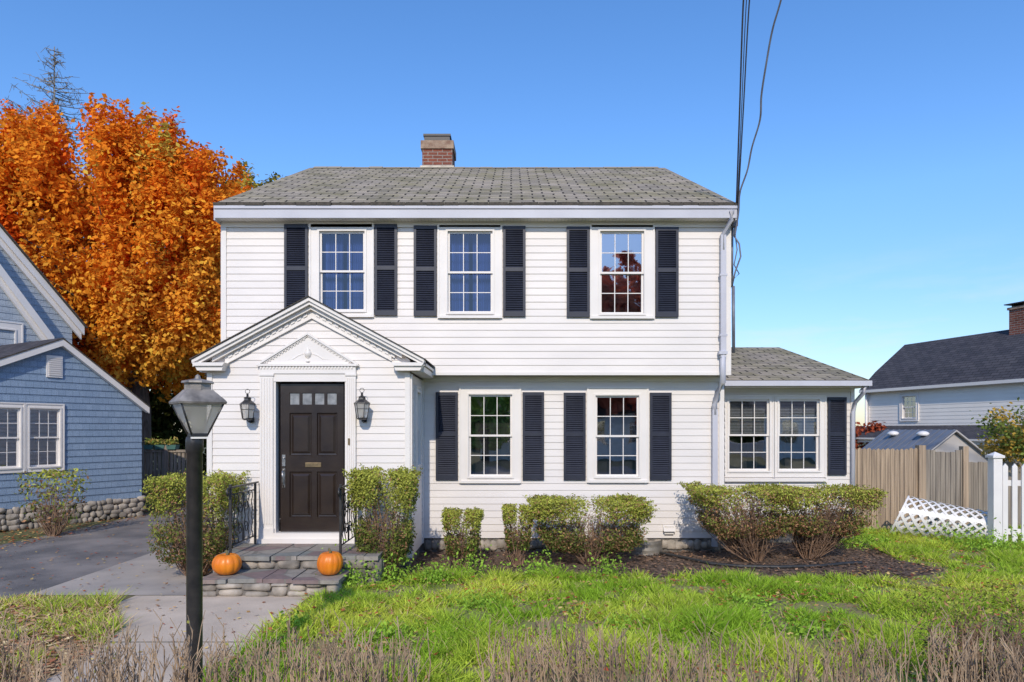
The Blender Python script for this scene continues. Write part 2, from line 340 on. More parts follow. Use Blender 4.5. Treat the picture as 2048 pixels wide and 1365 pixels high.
# ============================================================ MAIN HOUSE
YU,YL,YP,YS=10.3,10.6,9.32,11.5
HX0,HX1=-4.385,3.30; ZB=2.768; ZE=5.03
house=empty('house',(-.5,14.5,0),'white clapboard two storey house with black shutters and grey shingle roof','house')
YBK=19.4
def wrect(px0,px1,py0,py1,Y): return (X(px0,Y),X(px1,Y),Z(py1,Y),Z(py0,Y))
up=[(wrect(620,748,447,635,YU),wrect(636,734,460,626,YU)),
    (wrect(876,1004,449,637,YU),wrect(892,989,460,630,YU)),
    (wrect(1180,1308,449,638,YU),wrect(1196,1291,460,632,YU))]
lo=[(wrect(919,1042,773,966,YL),wrect(934,1028,786,957,YL)),
    (wrect(1174,1296,775,965,YL),wrect(1187,1281,788,957,YL))]
wb=MB()
siding(wb,HX0,HX1,ZB,ZE,.106,[o for _,o in up],YU)
siding(wb,HX0+.01,HX1-.01,.22,ZB,.106,[o for _,o in lo]+[(-4.157,-1.39,.2,ZB)],YL)
wb.box(HX0,HX1,YU+.001,YL+.05,ZB-.02,ZB,1)
wb.box(HX0,HX1,YU-.022,YU+.001,ZB-.045,ZB-.001,1)
wb.box(HX0,HX0+.08,YU-.024,YU,ZB,ZE,1); wb.box(HX1-.08,HX1,YU-.024,YU,ZB,ZE,1)
wb.box(HX0+.01,HX0+.08,YL-.024,YL,.22,ZB-.02,1); wb.box(HX1-.09,HX1-.01,YL-.024,YL,.22,ZB-.02,1)
wb.box(-1.39,HX1-.09,YL-.024,YL,ZB-.12,ZB-.045,1)
make('wall',wb,[WHITE,TRIM],house)
RY,RZ=14.9,7.62; EY,EZ=10.08,5.24
slope=(RZ-EZ)/(RY-EY)
for sx,ang in((HX0,-90),(HX1,90)):
    Mw=Matrix.Translation((sx,0,0))@Matrix.Rotation(math.radians(ang),4,'Z')
    sb=MB(Mw)
    def yl(z,s=1): return max(YU,EY+(z-EZ+.12)/slope+.0) if z>ZE else (YU if z>ZB else YL)
    def yr(z): return 2*RY-yl(z) if z>ZE else YBK
    if ang==90: siding(sb,lambda z:yl(z),lambda z:min(yr(z),YBK),.22,RZ-.15,.106)
    else: siding(sb,lambda z:-min(yr(z),YBK),lambda z:-yl(z),.22,RZ-.15,.106)
    make('side_wall',sb,[WHITE],house)
bw=MB(); bw.box(HX0,HX1,YBK,YBK+.05,.0,ZE+.3); make('rear_wall',bw,WHITE,house)
fb=MB(); fb.box(HX0+.03,HX1-.03,YL+.02,YBK,-.02,.22)
for i in range(46):
    xx=-1.3+i*.102; fb.stone((xx,YL+.02,.1+.03*random.random()),(.065+.02*random.random(),.05,.06+.03*random.random()),1)
make('foundation',fb,[MORTAR,STONE],house)
rb=MB(); RX0,RX1=-4.39-.02,3.335
rb.slab([(RX0,EY,EZ),(RX1,EY,EZ),(RX1,RY,RZ),(RX0,RY,RZ)],.045,0,1)
rb.slab([(RX1,2*RY-EY,EZ),(RX0,2*RY-EY,EZ),(RX0,RY,RZ),(RX1,RY,RZ)],.045,0,1)
xx=RX0
while xx<RX1-.05:
    w_=random.uniform(.2,.32); x2=min(xx+w_,RX1); rb.box(xx+.004,x2-.004,EY-.02-random.random()*.012,EY+.08,EZ-.03,EZ+.01+random.random()*.006,1); xx=x2
xx=RX0+.1
while xx<RX1-.2:
    w_=.3; rb.ext([(xx,RY-.14,RZ-.055),(xx,RY,RZ+.012+random.random()*.018),(xx,RY+.14,RZ-.055)],(w_-.01,0,0),0); xx+=w_
roof=make('roof',rb,[ROOF,EDGE],house)
cb=MB(); cx0,cx1=X(845,15.0),X(905,15.0); cy0,cy1=14.95,15.6
cb.box(cx0,cx1,cy0,cy1,7.1,Z(300,15),0); cb.box(cx0-.03,cx1+.03,cy0-.03,cy1+.03,Z(300,15),Z(284,15),1)
cb.box(cx0+.04,cx1-.06,cy0+.04,cy1-.04,Z(284,15),Z(273,15),2); cb.box(cx0+.02,cx1-.04,cy0+.02,cy1-.02,Z(273,15),Z(269,15),2)
cb.box(cx0-.04,cx1+.04,cy0-.05,cy0-.001,RZ-.12,RZ+.05,3)
make('chimney',cb,[BRICK,BRICKC,METALD,GALV],roof)
gb=MB()
gb.box(RX0+.015,RX1-.01,EY-.0,EY+.025,ZE-.0,EZ-.03,0)
gb.box(RX0+.015,RX1-.01,EY+.025,YU-.016,ZE,ZE+.02,1)
gb.box(RX0+.01,RX1-.005,EY-.018,EY,EZ-.075,EZ-.03,0)
for i in range(150):
    xq=RX0+.05+i*(RX1-RX0-.1)/150; gb.box(xq,xq+.004,EY+.03,YU-.02,ZE-.002,ZE,2)
gb.box(HX0,HX1,YU-.03,YU-.0145,ZE-.08,ZE,1)
gb.box(RX0+.0,RX0+.022,EY+.01,EY+.25,ZE-.03,EZ-.02,0); gb.box(RX1-.03,RX1-.008,EY+.01,EY+.25,ZE-.03,EZ-.02,0)
make('fascia',gb,[FASC,TRIM,FASC],house)
for o,(t,q) in enumerate(up): window(house,None,t,q,YU,curtain=CURT if o<2 else None,label='window with drawn blue curtains' if o<2 else None,glass=GLASSU if o<2 else GLASS)
for o,(t,q) in enumerate(lo): window(house,None,t,q,YL,room=ROOM)
for a,b,p,q in((570,617,450,634),(750,795,450,632),(828,874,453,633),(1006,1051,454,634),(1133,1179,455,635),(1310,1356,456,635)):
    shutter(house,None,X(a,YU),X(b,YU),Z(q,YU),Z(p,YU),YU)
for a,b,p,q in((872,916,785,960),(1045,1088,785,960),(1127,1171,786,960),(1299,1342,786,960)):
    shutter(house,None,X(a,YL),X(b,YL),Z(q,YL),Z(p,YL),YL)
db=MB(); dx=X(1447,10.2); 
db.box(dx-.04,dx+.04,10.19,10.26,Z(715,10.2),Z(470,10.2))
db.tube([(X(1462,10.1),10.05,ZE+.1),(X(1462,10.1),10.1,ZE-.02),(dx,10.225,Z(470,10.2)),(dx,10.225,Z(500,10.2))],.04,8)
lx=X(1429,YL-.06)
db.tube([(dx,10.225,Z(700,10.2)),(dx,10.225,Z(765,10.2)),(X(1437,10.4),10.45,Z(785,10.4)),(lx,YL-.065,Z(810,YL)),(lx,YL-.065,Z(830,YL))],.042,8)
db.box(lx-.04,lx+.04,YL-.1,YL-.03,.1,Z(820,YL)); 
for zz in (4.2,3.3): db.box(dx-.055,dx+.055,10.185,10.262,zz,zz+.03)
db.box(dx-.07,dx+.055,10.175,10.265,Z(709,10.2),Z(703,10.2))
make('downspout',db,FASC,house)
# ---- sunroom
s0=wrect(1453,1541,796,945,YS); s1=wrect(1553,1641,796,945,YS)
SR=X(1708,YS)
sb=MB(); siding(sb,HX1,SR,.22,2.64,.106,[s0,s1],YS); sb.box(SR-.06,SR,YS-.024,YS,.22,2.64,1)
sb.box(HX1,SR,YS+.02,19,-.02,.22,2); sb.box(HX1,SR-.06,YS-.03,YS-.0145,2.55,2.64,1)
make('sunroom_wall',sb,[WHITE,TRIM,MORTAR],house)
sd=MB(Matrix.Translation((SR,0,0))@Matrix.Rotation(math.radians(90),4,'Z'))
siding(sd,YS,18.4,.22,2.64,.106); siding(sd,lambda z:YS+(z-2.64)*3.4,lambda z:18.5-(z-2.64)*3.4,2.64,3.6,.106); make('side_wall',sd,WHITE,house)
for i,o in enumerate((s0,s1)):
    tr=(o[0]-(.07 if i==0 else .05),o[1]+(.05 if i==0 else .08),o[2]-.08,o[3]+.04)
    window(house,None,tr,o,YS,blind=.48,room=ROOM,sill=False)
sb=MB(); sb.box(X(1446,YS),X(1651,YS),YS-.075,YS-.016,Z(963,YS),Z(957,YS)); make('window_sill',sb,TRIM,house)
shutter(house,None,X(1654,YS),X(1691,YS),Z(950,YS),Z(795,YS),YS)
rb=MB(); e0=2.72; SXR=5.87
rb.slab([(HX1+.002,11.2,e0),(SXR,11.2,e0),(SXR,15.0,Z(695,15)),(HX1+.002,15.0,Z(695,15))],.04,0,1)
rb.slab([(SXR,18.8,e0),(HX1+.002,18.8,e0),(HX1+.002,15.0,Z(695,15)),(SXR,15.0,Z(695,15))],.04,0,1)
make('sunroom_roof',rb,[ROOF,EDGE],house)
gb=MB(); gb.box(HX1+.002,SXR-.01,11.1,11.2,2.615,2.70,0); gb.box(HX1+.002,SXR-.01,11.2,YS-.016,2.6,2.62,1); gb.box(SXR-.03,SXR-.005,11.2,14.8,2.6,2.66,1)
gb.tube([(X(1731,11.15),11.15,2.62),(X(1728,11.15),11.17,2.5),(X(1712,11.4),11.42,2.36),(X(1709,11.4),11.44,2.2),(X(1708,11.4),11.44,.1)],.034,8,0)
make('gutter',gb,[FASC,TRIM],house)
# ---- entry porch
PX0,PX1=-4.157,-1.39; PF=9.14; cx=X(617,PF); ZA=Z(592,PF); ZL=Z(717,PF); EX0,EX1=X(383,PF),X(848,PF)
sl=(ZA-ZL)/(cx-EX0)
dop=(X(553,YP),X(691,YP),.40,Z(764,YP))
pb=MB()
gx0=lambda z: PX0 if z<2.62 else max(PX0,cx-(ZA-.1-z)/sl); gx1=lambda z: PX1 if z<2.62 else min(PX1,cx+(ZA-.1-z)/sl)
siding(pb,gx0,gx1,.15,3.5,.100,[dop],YP)
for a in(PX0,PX1-.07): pb.box(a,a+.07,YP-.025,YP,.15,2.68,1)
porch=make('entry_porch',pb,[WHITE,TRIM],house,label='enclosed gabled entry porch with dentil pediment')
for sx,ang in((PX0,-90),(PX1,90)):
    sb=MB(Matrix.Translation((sx,0,0))@Matrix.Rotation(math.radians(ang),4,'Z'))
    if ang==90: 
        siding(sb,YP,YL,.15,2.66,.100,[(9.72,10.12,Z(935,9.7),Z(780,9.7))]); sb.box(YP,YP+.07,-.025,0,.15,2.66,1); sb.box(YL-.09,YL-.016,-.025,0,.15,2.66,1)
    else: siding(sb,-YL,-YP,.15,2.66,.100)
    make('porch_side_wall',sb,[WHITE,TRIM],porch)
window(house,Matrix.Translation((PX1,0,0))@Matrix.Rotation(math.radians(90),4,'Z'),(9.66,10.18,Z(945,9.7),Z(772,9.7)),(9.72,10.12,Z(935,9.7),Z(780,9.7)),0,cols=1,rows=1,sill=False)
fb=MB(); fb.box(PX0+.03,PX1-.03,YP+.03,YL,-.02,.15); make('porch_base',fb,MORTAR,porch)
def rake(mb,y0,y1,top,bot,m=0,ends=(EX0,EX1),cxx=cx,za=ZA,s=sl):
    for e in ends:
        ze=za-abs(e-cxx)*s
        pts=[(cxx,y0,za-top),(e,y0,ze-top),(e,y0,ze-bot),(cxx,y0,za-bot)]
        mb.ext(pts,(0,y1-y0,0),m)
def dentils(mb,y0,y1,off,h,w,step,lo_,hi,cxx=cx,za=ZA,s=sl,m=0):
    for sg in(-1,1):
        d=lo_
        while d<hi:
            xx=cxx+sg*d; x2=cxx+sg*(d+w); za1=za-d*s-off; za2=za-(d+w)*s-off
            mb.ext([(xx,y0,za1),(x2,y0,za2),(x2,y0,za2-h),(xx,y0,za1-h)],(0,y1-y0,0),m); d+=step
cb=MB()
rake(cb,PF,PF+.03,.018,.065); rake(cb,PF+.03,PF+.06,.020,.11); rake(cb,PF+.06,YP,.022,.095)
rake(cb,9.23,9.288,.095,.165,ends=(PX0+.10,PX1-.10)); rake(cb,9.288,YP-.0115,.165,.28,ends=(PX0+.25,PX1-.25))
dentils(cb,9.274,9.288,.175,.042,.05,.085,.06,1.12)
rake(cb,9.278,9.2885,.262,.28,ends=(PX0+.3,PX1-.3))
for s_,e in((-1,EX0),(1,EX1)):
    inn=e-s_*.44
    cb.ext([(e,PF,ZL-.055),(inn,PF,ZL-.055),(inn+s_*.03,PF,ZL-.10),(e-s_*.03,PF,ZL-.10)],(0,YP-.001-PF,0))
    cb.ext([(e-s_*.03,PF+.03,ZL-.10),(inn+s_*.03,PF+.03,ZL-.10),(inn+s_*.05,PF+.03,ZL-.16),(e-s_*.06,PF+.03,ZL-.16)],(0,YP-.001-PF-.03,0))
for s_,e in((-1,EX0),(1,EX1)):
    cb.box(e,e-s_*.04,PF+.04,10.28,2.775,2.81); cb.box(e-s_*.025,e-s_*.205,YP,YL-.02,2.69,2.765)
make('pediment',cb,TRIM,porch,label='white raking cornice with dentils and returns')
rb=MB()
rb.slab([(EX0-.02,PF-.02,ZL-.008),(EX0-.02,YU-.015,ZL-.008),(cx,YU-.015,ZA),(cx,PF-.02,ZA)],.014,0,1)
rb.slab([(EX1+.02,YU-.015,ZL-.008),(EX1+.02,PF-.02,ZL-.008),(cx,PF-.02,ZA),(cx,YU-.015,ZA)],.014,0,1)
make('porch_roof',rb,[ROOF,EDGE],porch)
db=MB(); px0,px1=X(522,YP),X(713,YP); jl,jr=dop[0],dop[1]
zt=Z(747,YP-.1)
for a,b in((px0,X(549,YP)),(X(694,YP),px1)):
    db.box(a,b,9.27,YP,.42,zt)
    n=5; w=(b-a)/n
    for i in range(n): db.box(a+w*(i+.22),a+w*(i+.78),9.262,9.27,.62,zt-.06)
    db.box(a-.01,b+.01,9.25,YP,.40,.56); db.box(a-.01,b+.01,9.255,YP,zt-.03,zt)
db.box(X(549,YP),jl,9.29,YP+.12,.42,zt); db.box(jr,X(694,YP),9.29,YP+.12,.42,zt)
db.box(X(549,YP),X(694,YP),9.28,YP,dop[3],zt)
db.box(px0,px1,9.265,YP,zt,zt+.10)
db.box(px0-.02,px1+.02,9.24,YP,zt+.10,zt+.13)
i=px0+.01
while i<px1-.03: db.box(i,i+.022,9.253,9.265,zt+.065,zt+.10); i+=.044
pa=Z(665,9.25); pz=zt+.13; pc=(px0+px1)/2; ss=(pa-pz)/(pc-px0+.04)
db.ext([(px0,9.285,pz),(px1,9.285,pz),(pc,9.285,pa-.03)],(0,.02,0))
rake(db,9.25,9.29,.0,.03,ends=(px0-.04,px1+.04),cxx=pc,za=pa,s=ss); rake(db,9.267,9.29,.03,.05,ends=(px0+.06,px1-.06),cxx=pc,za=pa,s=ss)
dentils(db,9.272,9.285,.052,.018,.02,.042,.04,.55,cxx=pc,za=pa,s=ss)
uz=pz+.03
db.lathe([(r_*.62,z_*.85) for r_,z_ in [(.05,0),(.05,.015),(.018,.03),(.02,.05),(.065,.085),(.085,.13),(.08,.16),(.05,.175),(.06,.19),(.025,.215),(.012,.24),(0.018,.255),(0.002,.27)]],(pc,9.292,uz),14)
for s_ in(-1,1):
    db.tube([(pc+s_*.06,9.29,uz+.11),(pc+s_*.13,9.29,uz+.09),(pc+s_*.2,9.29,uz+.04),(pc+s_*.33,9.29,uz+.02)],[.010,.012,.010,.004],6)
make('door_surround',db,TRIM,house,label='white fluted pilasters with small carved pediment')
th=MB(); th.box(X(520,YP),X(715,YP),9.2,YP+.15,.364,.425); th.box(X(549,YP),X(694,YP),9.24,YP+.1,.425,.50); make('threshold',th,TRIM,house)
dl,dr,dz0,dz1=X(559,YP),X(686,YP),.50,Z(768,YP); yd=YP+.04
d=MB(); dw=dr-dl
def PXd(p): return X(p,YP)
cells=[]
for (a,b) in((577,622),(632,673)):
    cells+= [(PXd(a),PXd(b),Z(912,YP),Z(826,YP)),(PXd(a),PXd(b),Z(1036,YP),Z(944,YP))]
lights=[(PXd(577+i*25),PXd(577+i*25+20),Z(810,YP),Z(786,YP)) for i in range(4)]
xs=sorted({dl,dr}|{v for c in cells+lights for v in c[:2]}); zs=sorted({dz0,dz1}|{v for c in cells+lights for v in c[2:]})
for i in range(len(xs)-1):
    for j in range(len(zs)-1):
        mx,mz=(xs[i]+xs[i+1])/2,(zs[j]+zs[j+1])/2
        if any(c[0]<mx<c[1] and c[2]<mz<c[3] for c in cells+lights): continue
        d.quad([(xs[i],yd,zs[j]),(xs[i+1],yd,zs[j]),(xs[i+1],yd,zs[j+1]),(xs[i],yd,zs[j+1])])
def insetp(c,steps):
    cur=(c,yd)
    for ins,dy in steps:
        (a,b,p,q),y0=cur; n=(a+ins,b-ins,p+ins,q-ins); y1=yd+dy
        O=[(a,y0,p),(b,y0,p),(b,y0,q),(a,y0,q)]; I=[(n[0],y1,n[2]),(n[1],y1,n[2]),(n[1],y1,n[3]),(n[0],y1,n[3])]
        for k in range(4): d.quad([O[k],O[(k+1)%4],I[(k+1)%4],I[k]])
        cur=(n,y1)
    return cur
for c in cells:
    (a,b,p,q),y1=insetp(c,[(.012,.020),(.016,.022),(.030,.002)]); d.quad([(a,y1,p),(b,y1,p),(b,y1,q),(a,y1,q)])
gl=MB()
for c in lights:
    (a,b,p,q),y1=insetp(c,[(.006,.015)]); gl.quad([(a,y1,p),(b,y1,p),(b,y1,q),(a,y1,q)])
d.box(dl,dr,yd+.035,yd+.05,dz0,Z(815,YP)); 
door=make('door',d,DOORM,house,label='dark brown six panel door with four top lights')
make('glass',gl,mat('frosted_light',(.30,.31,.32),(.17,.18,.19),scale=12,rough=.15),door)
hb=MB(); hb.box(X(609,YP),X(641,YP),yd-.012,yd+.002,Z(935,YP),Z(926,YP)); make('mail_slot',hb,BRASS,door,bevel=.003)
hb=MB(); hx=PXd(566); 
hb.box(hx-.018,hx+.018,yd-.008,yd+.001,Z(976,YP),Z(937,YP)); hb.box(hx-.022,hx+.022,yd-.012,yd+.001,Z(933,YP),Z(910,YP))
hb.tube([(hx,yd-.01,Z(940,YP)),(hx,yd-.06,Z(943,YP)),(hx,yd-.07,Z(955,YP)),(hx,yd-.055,Z(968,YP)),(hx,yd-.01,Z(975,YP))],.009,6)
hb.lathe([(.018,0),(.02,.008),(.012,.02)],(hx,yd-.02,Z(918,YP)),10)
make('handle',hb,SILVER,door)
bb=MB(); bb.box(X(700,YP)-.012,X(700,YP)+.012,9.252,9.262,Z(890,YP),Z(877,YP)); make('doorbell',bb,BRASS,house)
def wall_lantern(px,pyb,pyt):
    Y=9.16; x=X(px,Y); zb=Z(pyb,Y); zt=Z(pyt,Y); h=zt-zb
    e=MB()
    e.lathe([(.05,0),(.07,.01),(.072,.025)],(x,Y,zb),6,0,smooth=False)
    e.lathe([(.112,h*.62),(.11,h*.645),(.05,h*.78),(.045,h*.86),(.06,h*.87),(.02,h*.93),(.012,h*.96),(.02,h),(.004,h+.02)],(x,Y,zb),6,0,smooth=False)
    for k in range(6):
        a=math.pi/3*k; e.tube([(x+.070*math.cos(a),Y+.070*math.sin(a),zb+.02),(x+.102*math.cos(a),Y+.102*math.sin(a),zb+h*.625)],.005,4)
    for fr in(.42,):
        rr=.070+.032*fr/.6; pts=[(x+rr*math.cos(math.pi/3*k),Y+rr*math.sin(math.pi/3*k),zb+h*fr) for k in range(7)]; e.tube(pts,.003,4)
    e.box(x-.035,x+.035,YP-.03,YP-.012,zb-.03,zb+h*.12); e.tube([(x,YP-.02,zb+.01),(x,YP-.06,zb-.035),(x,Y+.02,zb-.02),(x,Y,zb+.0)],.008,6)
    pts=[(x+.03*math.cos(a),Y,zb+h+.045+.03*math.sin(a)) for a in [i*math.pi/6 for i in range(13)]]; e.tube(pts,.004,4)
    o=make('wall_lantern',e,IRON,house,label='black hexagonal carriage lantern beside the door')
    g=MB(); g.lathe([(.066,.03),(.098,h*.61)],(x,Y,zb),6,0,smooth=False,caps=False); make('glass',g,GLASS2,o)
    b=MB(); b.lathe([(.01,.03),(.01,.08),(.016,.1),(.012,.14),(.001,.17)],(x,Y,zb),8); make('candle_bulb',b,BULB,o)
wall_lantern(495,841,790); wall_lantern(724,840,788)
sb=MB()
sb.tube([(X(1470,10.25),10.22,Z(440,10.2)),(X(1466,10.25),10.22,Z(470,10.2)),(X(1474,10.25),10.15,Z(490,10.2)),(X(1477,10.25),10.15,Z(515,10.2)),(X(1468,10.25),10.2,Z(545,10.2)),(X(1464,10.25),10.24,Z(570,10.2))],.012,6)
sb.tube([(X(1468,10.25),10.25,Z(448,10.2)),(X(1472,10.25),10.2,Z(500,10.2)),(X(1466,10.25),10.2,Z(530,10.2)),(X(1476,10.25),10.2,Z(548,10.2)),(X(1464,10.25),10.24,Z(560,10.2))],.009,6)
sb.tube([(3.335,10.35,Z(570,10.2)),(3.34,10.35,Z(420,10.2))],.02,8)
sb.tube([(3.34,10.3,Z(570,10.2)),(3.345,10.3,Z(705,10.2))],.024,8)
sb.box(3.31,3.38,10.2,10.32,Z(452,10.2),Z(440,10.2))
make('service_cable',sb,CABLE2,house)
vb=MB(); vx=X(1337,YL); vb.box(vx-.07,vx+.07,YL-.05,YL-.012,Z(1068,YL),Z(1052,YL)); vb.ext([(vx-.09,YL-.012,Z(1050,YL)),(vx-.09,YL-.09,Z(1062,YL)),(vx-.09,YL-.012,Z(1062,YL))],(.18,0,0)); make('dryer_vent',vb,TRIM,house)
# ============================================================ steps
st=MB(); rs=random.Random(3)
LX0,LX1,LY0=-3.62,-1.62,8.29
SX0,SX1,SY0=-3.56,-1.95,7.74
st.box(LX0+.04,LX1-.04,LY0+.05,9.2,0,.31,1); st.box(SX0+.04,SX1-.04,SY0+.05,LY0+.06,0,.15,1)
def flags(x0,x1,y0,y1,zt_,th_):
    x=x0
    while x<x1-.05:
        w=min(rs.uniform(.26,.46),x1-x)
        if x1-(x+w)<.12: w=x1-x
        j=rs.uniform(-.025,.03); st.ext([(x+.006,y0+j,zt_-th_),(x+w-.006,y0+j+rs.uniform(-.02,.02),zt_-th_),(x+w-.006,y1,zt_-th_),(x+.006,y1,zt_-th_)],(0,0,th_+rs.uniform(-.004,.004)),0); x+=w
flags(LX0,LX1,LY0,9.2,.364,.05); flags(SX0,SX1,SY0,LY0+.04,.20,.045)
def stones(x0,x1,y,z0,z1):
    x=x0
    while x<x1-.04:
        w=min(rs.uniform(.14,.34),x1-x); zz=z0
        while zz<z1-.02:
            h=min(rs.uniform(.06,.13),z1-zz); 
            if z1-zz-h<.03: h=z1-zz
            st.stone((x+w/2,y+.05,zz+h/2),(w*.5,.05+rs.random()*.025,h*.5),2,ex=.5); zz+=h
        x+=w*.99
stones(LX0,LX1,LY0+.02,.2,.315); stones(SX0,SX1,SY0+.02,0,.155)
for yy in np.arange(8.4,9.2,.2):
    for xx in(LX1-.04,LX0+.04): st.stone((xx,yy,.15),(.06,.11,.15),2,ex=.5)
steps=make('front_steps',st,[FLAG,MORTAR,STONE],None,label='flagstone and fieldstone front steps below the door',category='steps')
def railing(x):
    r=MB(); zt=1.19; zb=.48; y0,y1=8.36,9.17
    r.box(x-.014,x+.014,y0-.014,y0+.014,.20,zt+.04); r.box(x-.014,x+.014,y1-.012,y1+.012,.364,zt)
    r.tube([(x,y1+.1,zt),(x,y1,zt),(x,y0,zt),(x,y0-.07,zt-.005),(x,y0-.10,zt-.05),(x,y0-.08,zt-.09),(x,y0-.05,zt-.07)],.014,6)
    r.tube([(x,y0,zb),(x,y1,zb)],.009,6); r.tube([(x,y0,zt-.09),(x,y1,zt-.09)],.008,6)
    n=7
    for i in range(1,n):
        yy=y0+(y1-y0)*i/n
        if i in(3,4):
            continue
        pts=[(x+.008*math.sin(k*1.6),yy+.008*math.cos(k*1.6),zb+(zt-.09-zb)*k/14) for k in range(15)]; r.tube(pts,.0065,5)
    ym=y0+(y1-y0)*.5
    for sg in(-1,1):
        for zc,fl in((zb+.16,1),(zt-.26,-1)):
            pts=[]
            for k in range(18):
                a=k/17*2.6*math.pi; rr=.075*(1-k/22); pts.append((x,ym+sg*(.02+.075-rr*math.cos(a)),zc+fl*rr*math.sin(a)*1.15))
            r.tube(pts,.007,5)
        r.tube([(x,ym+sg*.02,zb),(x,ym+sg*.02,zb+.16),(x,ym+sg*.06,(zb+zt-.09)/2),(x,ym+sg*.02,zt-.26),(x,ym+sg*.02,zt-.09)],.007,5)
    make('railing',r,IRON,steps,label='black wrought iron railing with scrollwork')
railing(-3.45); railing(-2.10)
def pumpkin(x,y,z,R,sq,lean,label,lob=11):
    p=MB(); p.smooth=True; nu,nv=88,22; pts=[]
    for j in range(nv+1):
        th=math.pi*j/nv
        for i in range(nu):
            a=2*math.pi*i/nu; g=abs(math.sin(a*lob/2+.3)); q=(.93+.07*g**.55)
            r=R*q*(math.sin(th)**.82 if math.sin(th)>0 else 0); zz=R*sq*math.cos(th)*(1-.16*max(0,math.cos(th))**6*1)
            zz-=R*.16*math.exp(-(r/(R*.25))**2)*(1 if math.cos(th)>0 else -1)
            pts.append((x+r*math.cos(a)+lean*zz,y+r*math.sin(a),z+R*sq*.97+zz))
    p.add(pts,[[j*nu+i,(j+1)*nu+i,(j+1)*nu+(i+1)%nu,j*nu+(i+1)%nu] for j in range(nv) for i in range(nu)])
    o=make('pumpkin',p,ORANGE,None,label=label,category='pumpkin',group='pumpkins on the front steps')
    s=MB(); zt=z+R*sq*1.72; s.tube([(x,y,zt-.03),(x+.005,y,zt+.02),(x-.012,y-.01,zt+.055)],[.026,.014,.017],7); make('stem',s,PSTEM,o)
pumpkin(X(454,8.02),8.02,.2,.166,.80,0.0,'round orange pumpkin on the lower flagstone step beside the railing')
pumpkin(X(660,8.0),8.0,.2,.15,.98,.04,'taller pale orange pumpkin on the end of the lower step',13)
# ============================================================ lamp post
LPY=4.6; lpx=X(389,LPY); lp=empty('lamp_post',(lpx,LPY,0),'black post lamp with tapered glass lantern beside the path','lamp post')
p=MB(); p.lathe([(.08,0),(.08,.05),(.056,.09),(.051,.12),(.051,Z(905,LPY)),(.056,Z(904,LPY)),(.056,Z(880,LPY)),(.05,Z(874,LPY))],(lpx,LPY,0),24); make('post',p,IRON,lp)
hd=MB(); ph=math.radians(-97); c=(lpx+.022,LPY,0)
zb,ztp=Z(870,LPY),Z(806,LPY)
hd.lathe([(.075,zb-.012),(.075,zb+.010)],c,4,ph,0,False)
hd.lathe([(.205,ztp-.010),(.212,ztp+.003),(.195,ztp+.02),(.12,Z(783,LPY)),(.11,Z(780,LPY))],c,4,ph,1,False)
hd.lathe([(.085,Z(781,LPY)),(.085,Z(768,LPY)),(.105,Z(767,LPY)),(.10,Z(763,LPY)),(.02,Z(758,LPY)),(.015,Z(752,LPY)),(.002,Z(749,LPY))],c,8,ph,1,False)
for k in range(4):
    a=ph+k*math.pi/2; hd.tube([(c[0]+.072*math.cos(a),c[1]+.072*math.sin(a),zb),(c[0]+.190*math.cos(a),c[1]+.190*math.sin(a),ztp)],.0065,5)
head=make('lamp_head',hd,[IRON,CAPM],lp)
g=MB(); g.lathe([(.068,zb+.010),(.185,ztp-.012)],c,4,ph,0,False,caps=False); make('glass',g,GLASS2,head)
b=MB(); b.lathe([(.025,0),(.025,.04),(.035,.06),(.042,.09),(.036,.12),(.025,.145),(.015,.16)],(c[0],c[1],zb+.01),12); make('bulb',b,BULB,head)
cl=MB(); cl.lathe([(.072,zb-.026),(.072,zb-.013)],c,4,ph,0,False); make('collar',cl,BULB,lp)
# ============================================================ ground
def sheet(name,poly,z,m,th=None):
    mb=MB(); mb.quad([(x,y,z) for x,y in poly])
    return make(name,mb,m,None,kind='structure')
sheet('ground',[(-400,-200),(400,-200),(400,600),(-400,600)],0,SOIL)
def wobble(pts,amp=.05,step=.35):
    out=[]
    for i in range(len(pts)):
        a=np.array(pts[i],float); b=np.array(pts[(i+1)%len(pts)],float); n=max(1,int(np.linalg.norm(b-a)/step))
        for k in range(n): out.append(tuple(a+(b-a)*k/n+rng.uniform(-amp,amp,2)))
    return out
lawn_poly=[(-2.32,1.5),(14,1.5),(14,12.8),(5.2,12.8),(5.2,9.3),(3.6,8.75),(-1.3,8.75),(-2.0,7.9),(-2.32,7.4)]
sheet('lawn',wobble(lawn_poly,.02),.004,LAWN)
verge_poly=[(-5.55,1.5),(-3.5,1.5),(-3.5,5.6),(-3.72,6.5),(-4.35,7.45),(-5.55,7.7)]
VERG=mat('verge_soil',(.40,.29,.19),(.22,.18,.08),scale=2,rough=1,bump=.8,bscale=40,detail=9)
sheet('verge',wobble(verge_poly,.03),.004,VERG)
bed_poly=[(-1.6,8.75),(-.5,8.95),(3.2,8.7),(4.8,8.6),(5.9,9.2),(5.6,9.9),(5.9,11.4),(3.3,11.48),(3.3,10.59),(-1.38,10.59),(-1.38,9.3),(-1.6,9.3)]
sheet('mulch_bed',wobble(bed_poly,.05,.25),.008,MULCH)
sheet('driveway',[(-8.6,-6),(-5.58,-6),(-5.56,8),(-5.54,30),(-8.1,30),(-8.3,13),(-8.6,9)],.004,ASPH)
mb=MB()
def cslab(poly,mm=0): mb.quad([(x,y,.006) for x,y in poly],mm)
cslab([(-3.48,1.5),(-2.3,1.5),(-2.3,4.58),(-3.48,4.58)]); cslab([(-3.48,4.6),(-2.3,4.6),(-2.32,6.08),(-3.6,6.08)])
cslab([(-3.6,6.1),(-2.32,6.1),(-2.30,7.80),(-4.3,7.80),(-4.32,7.4),(-3.75,6.5)])
make('path',mb,CONC,None,kind='structure')
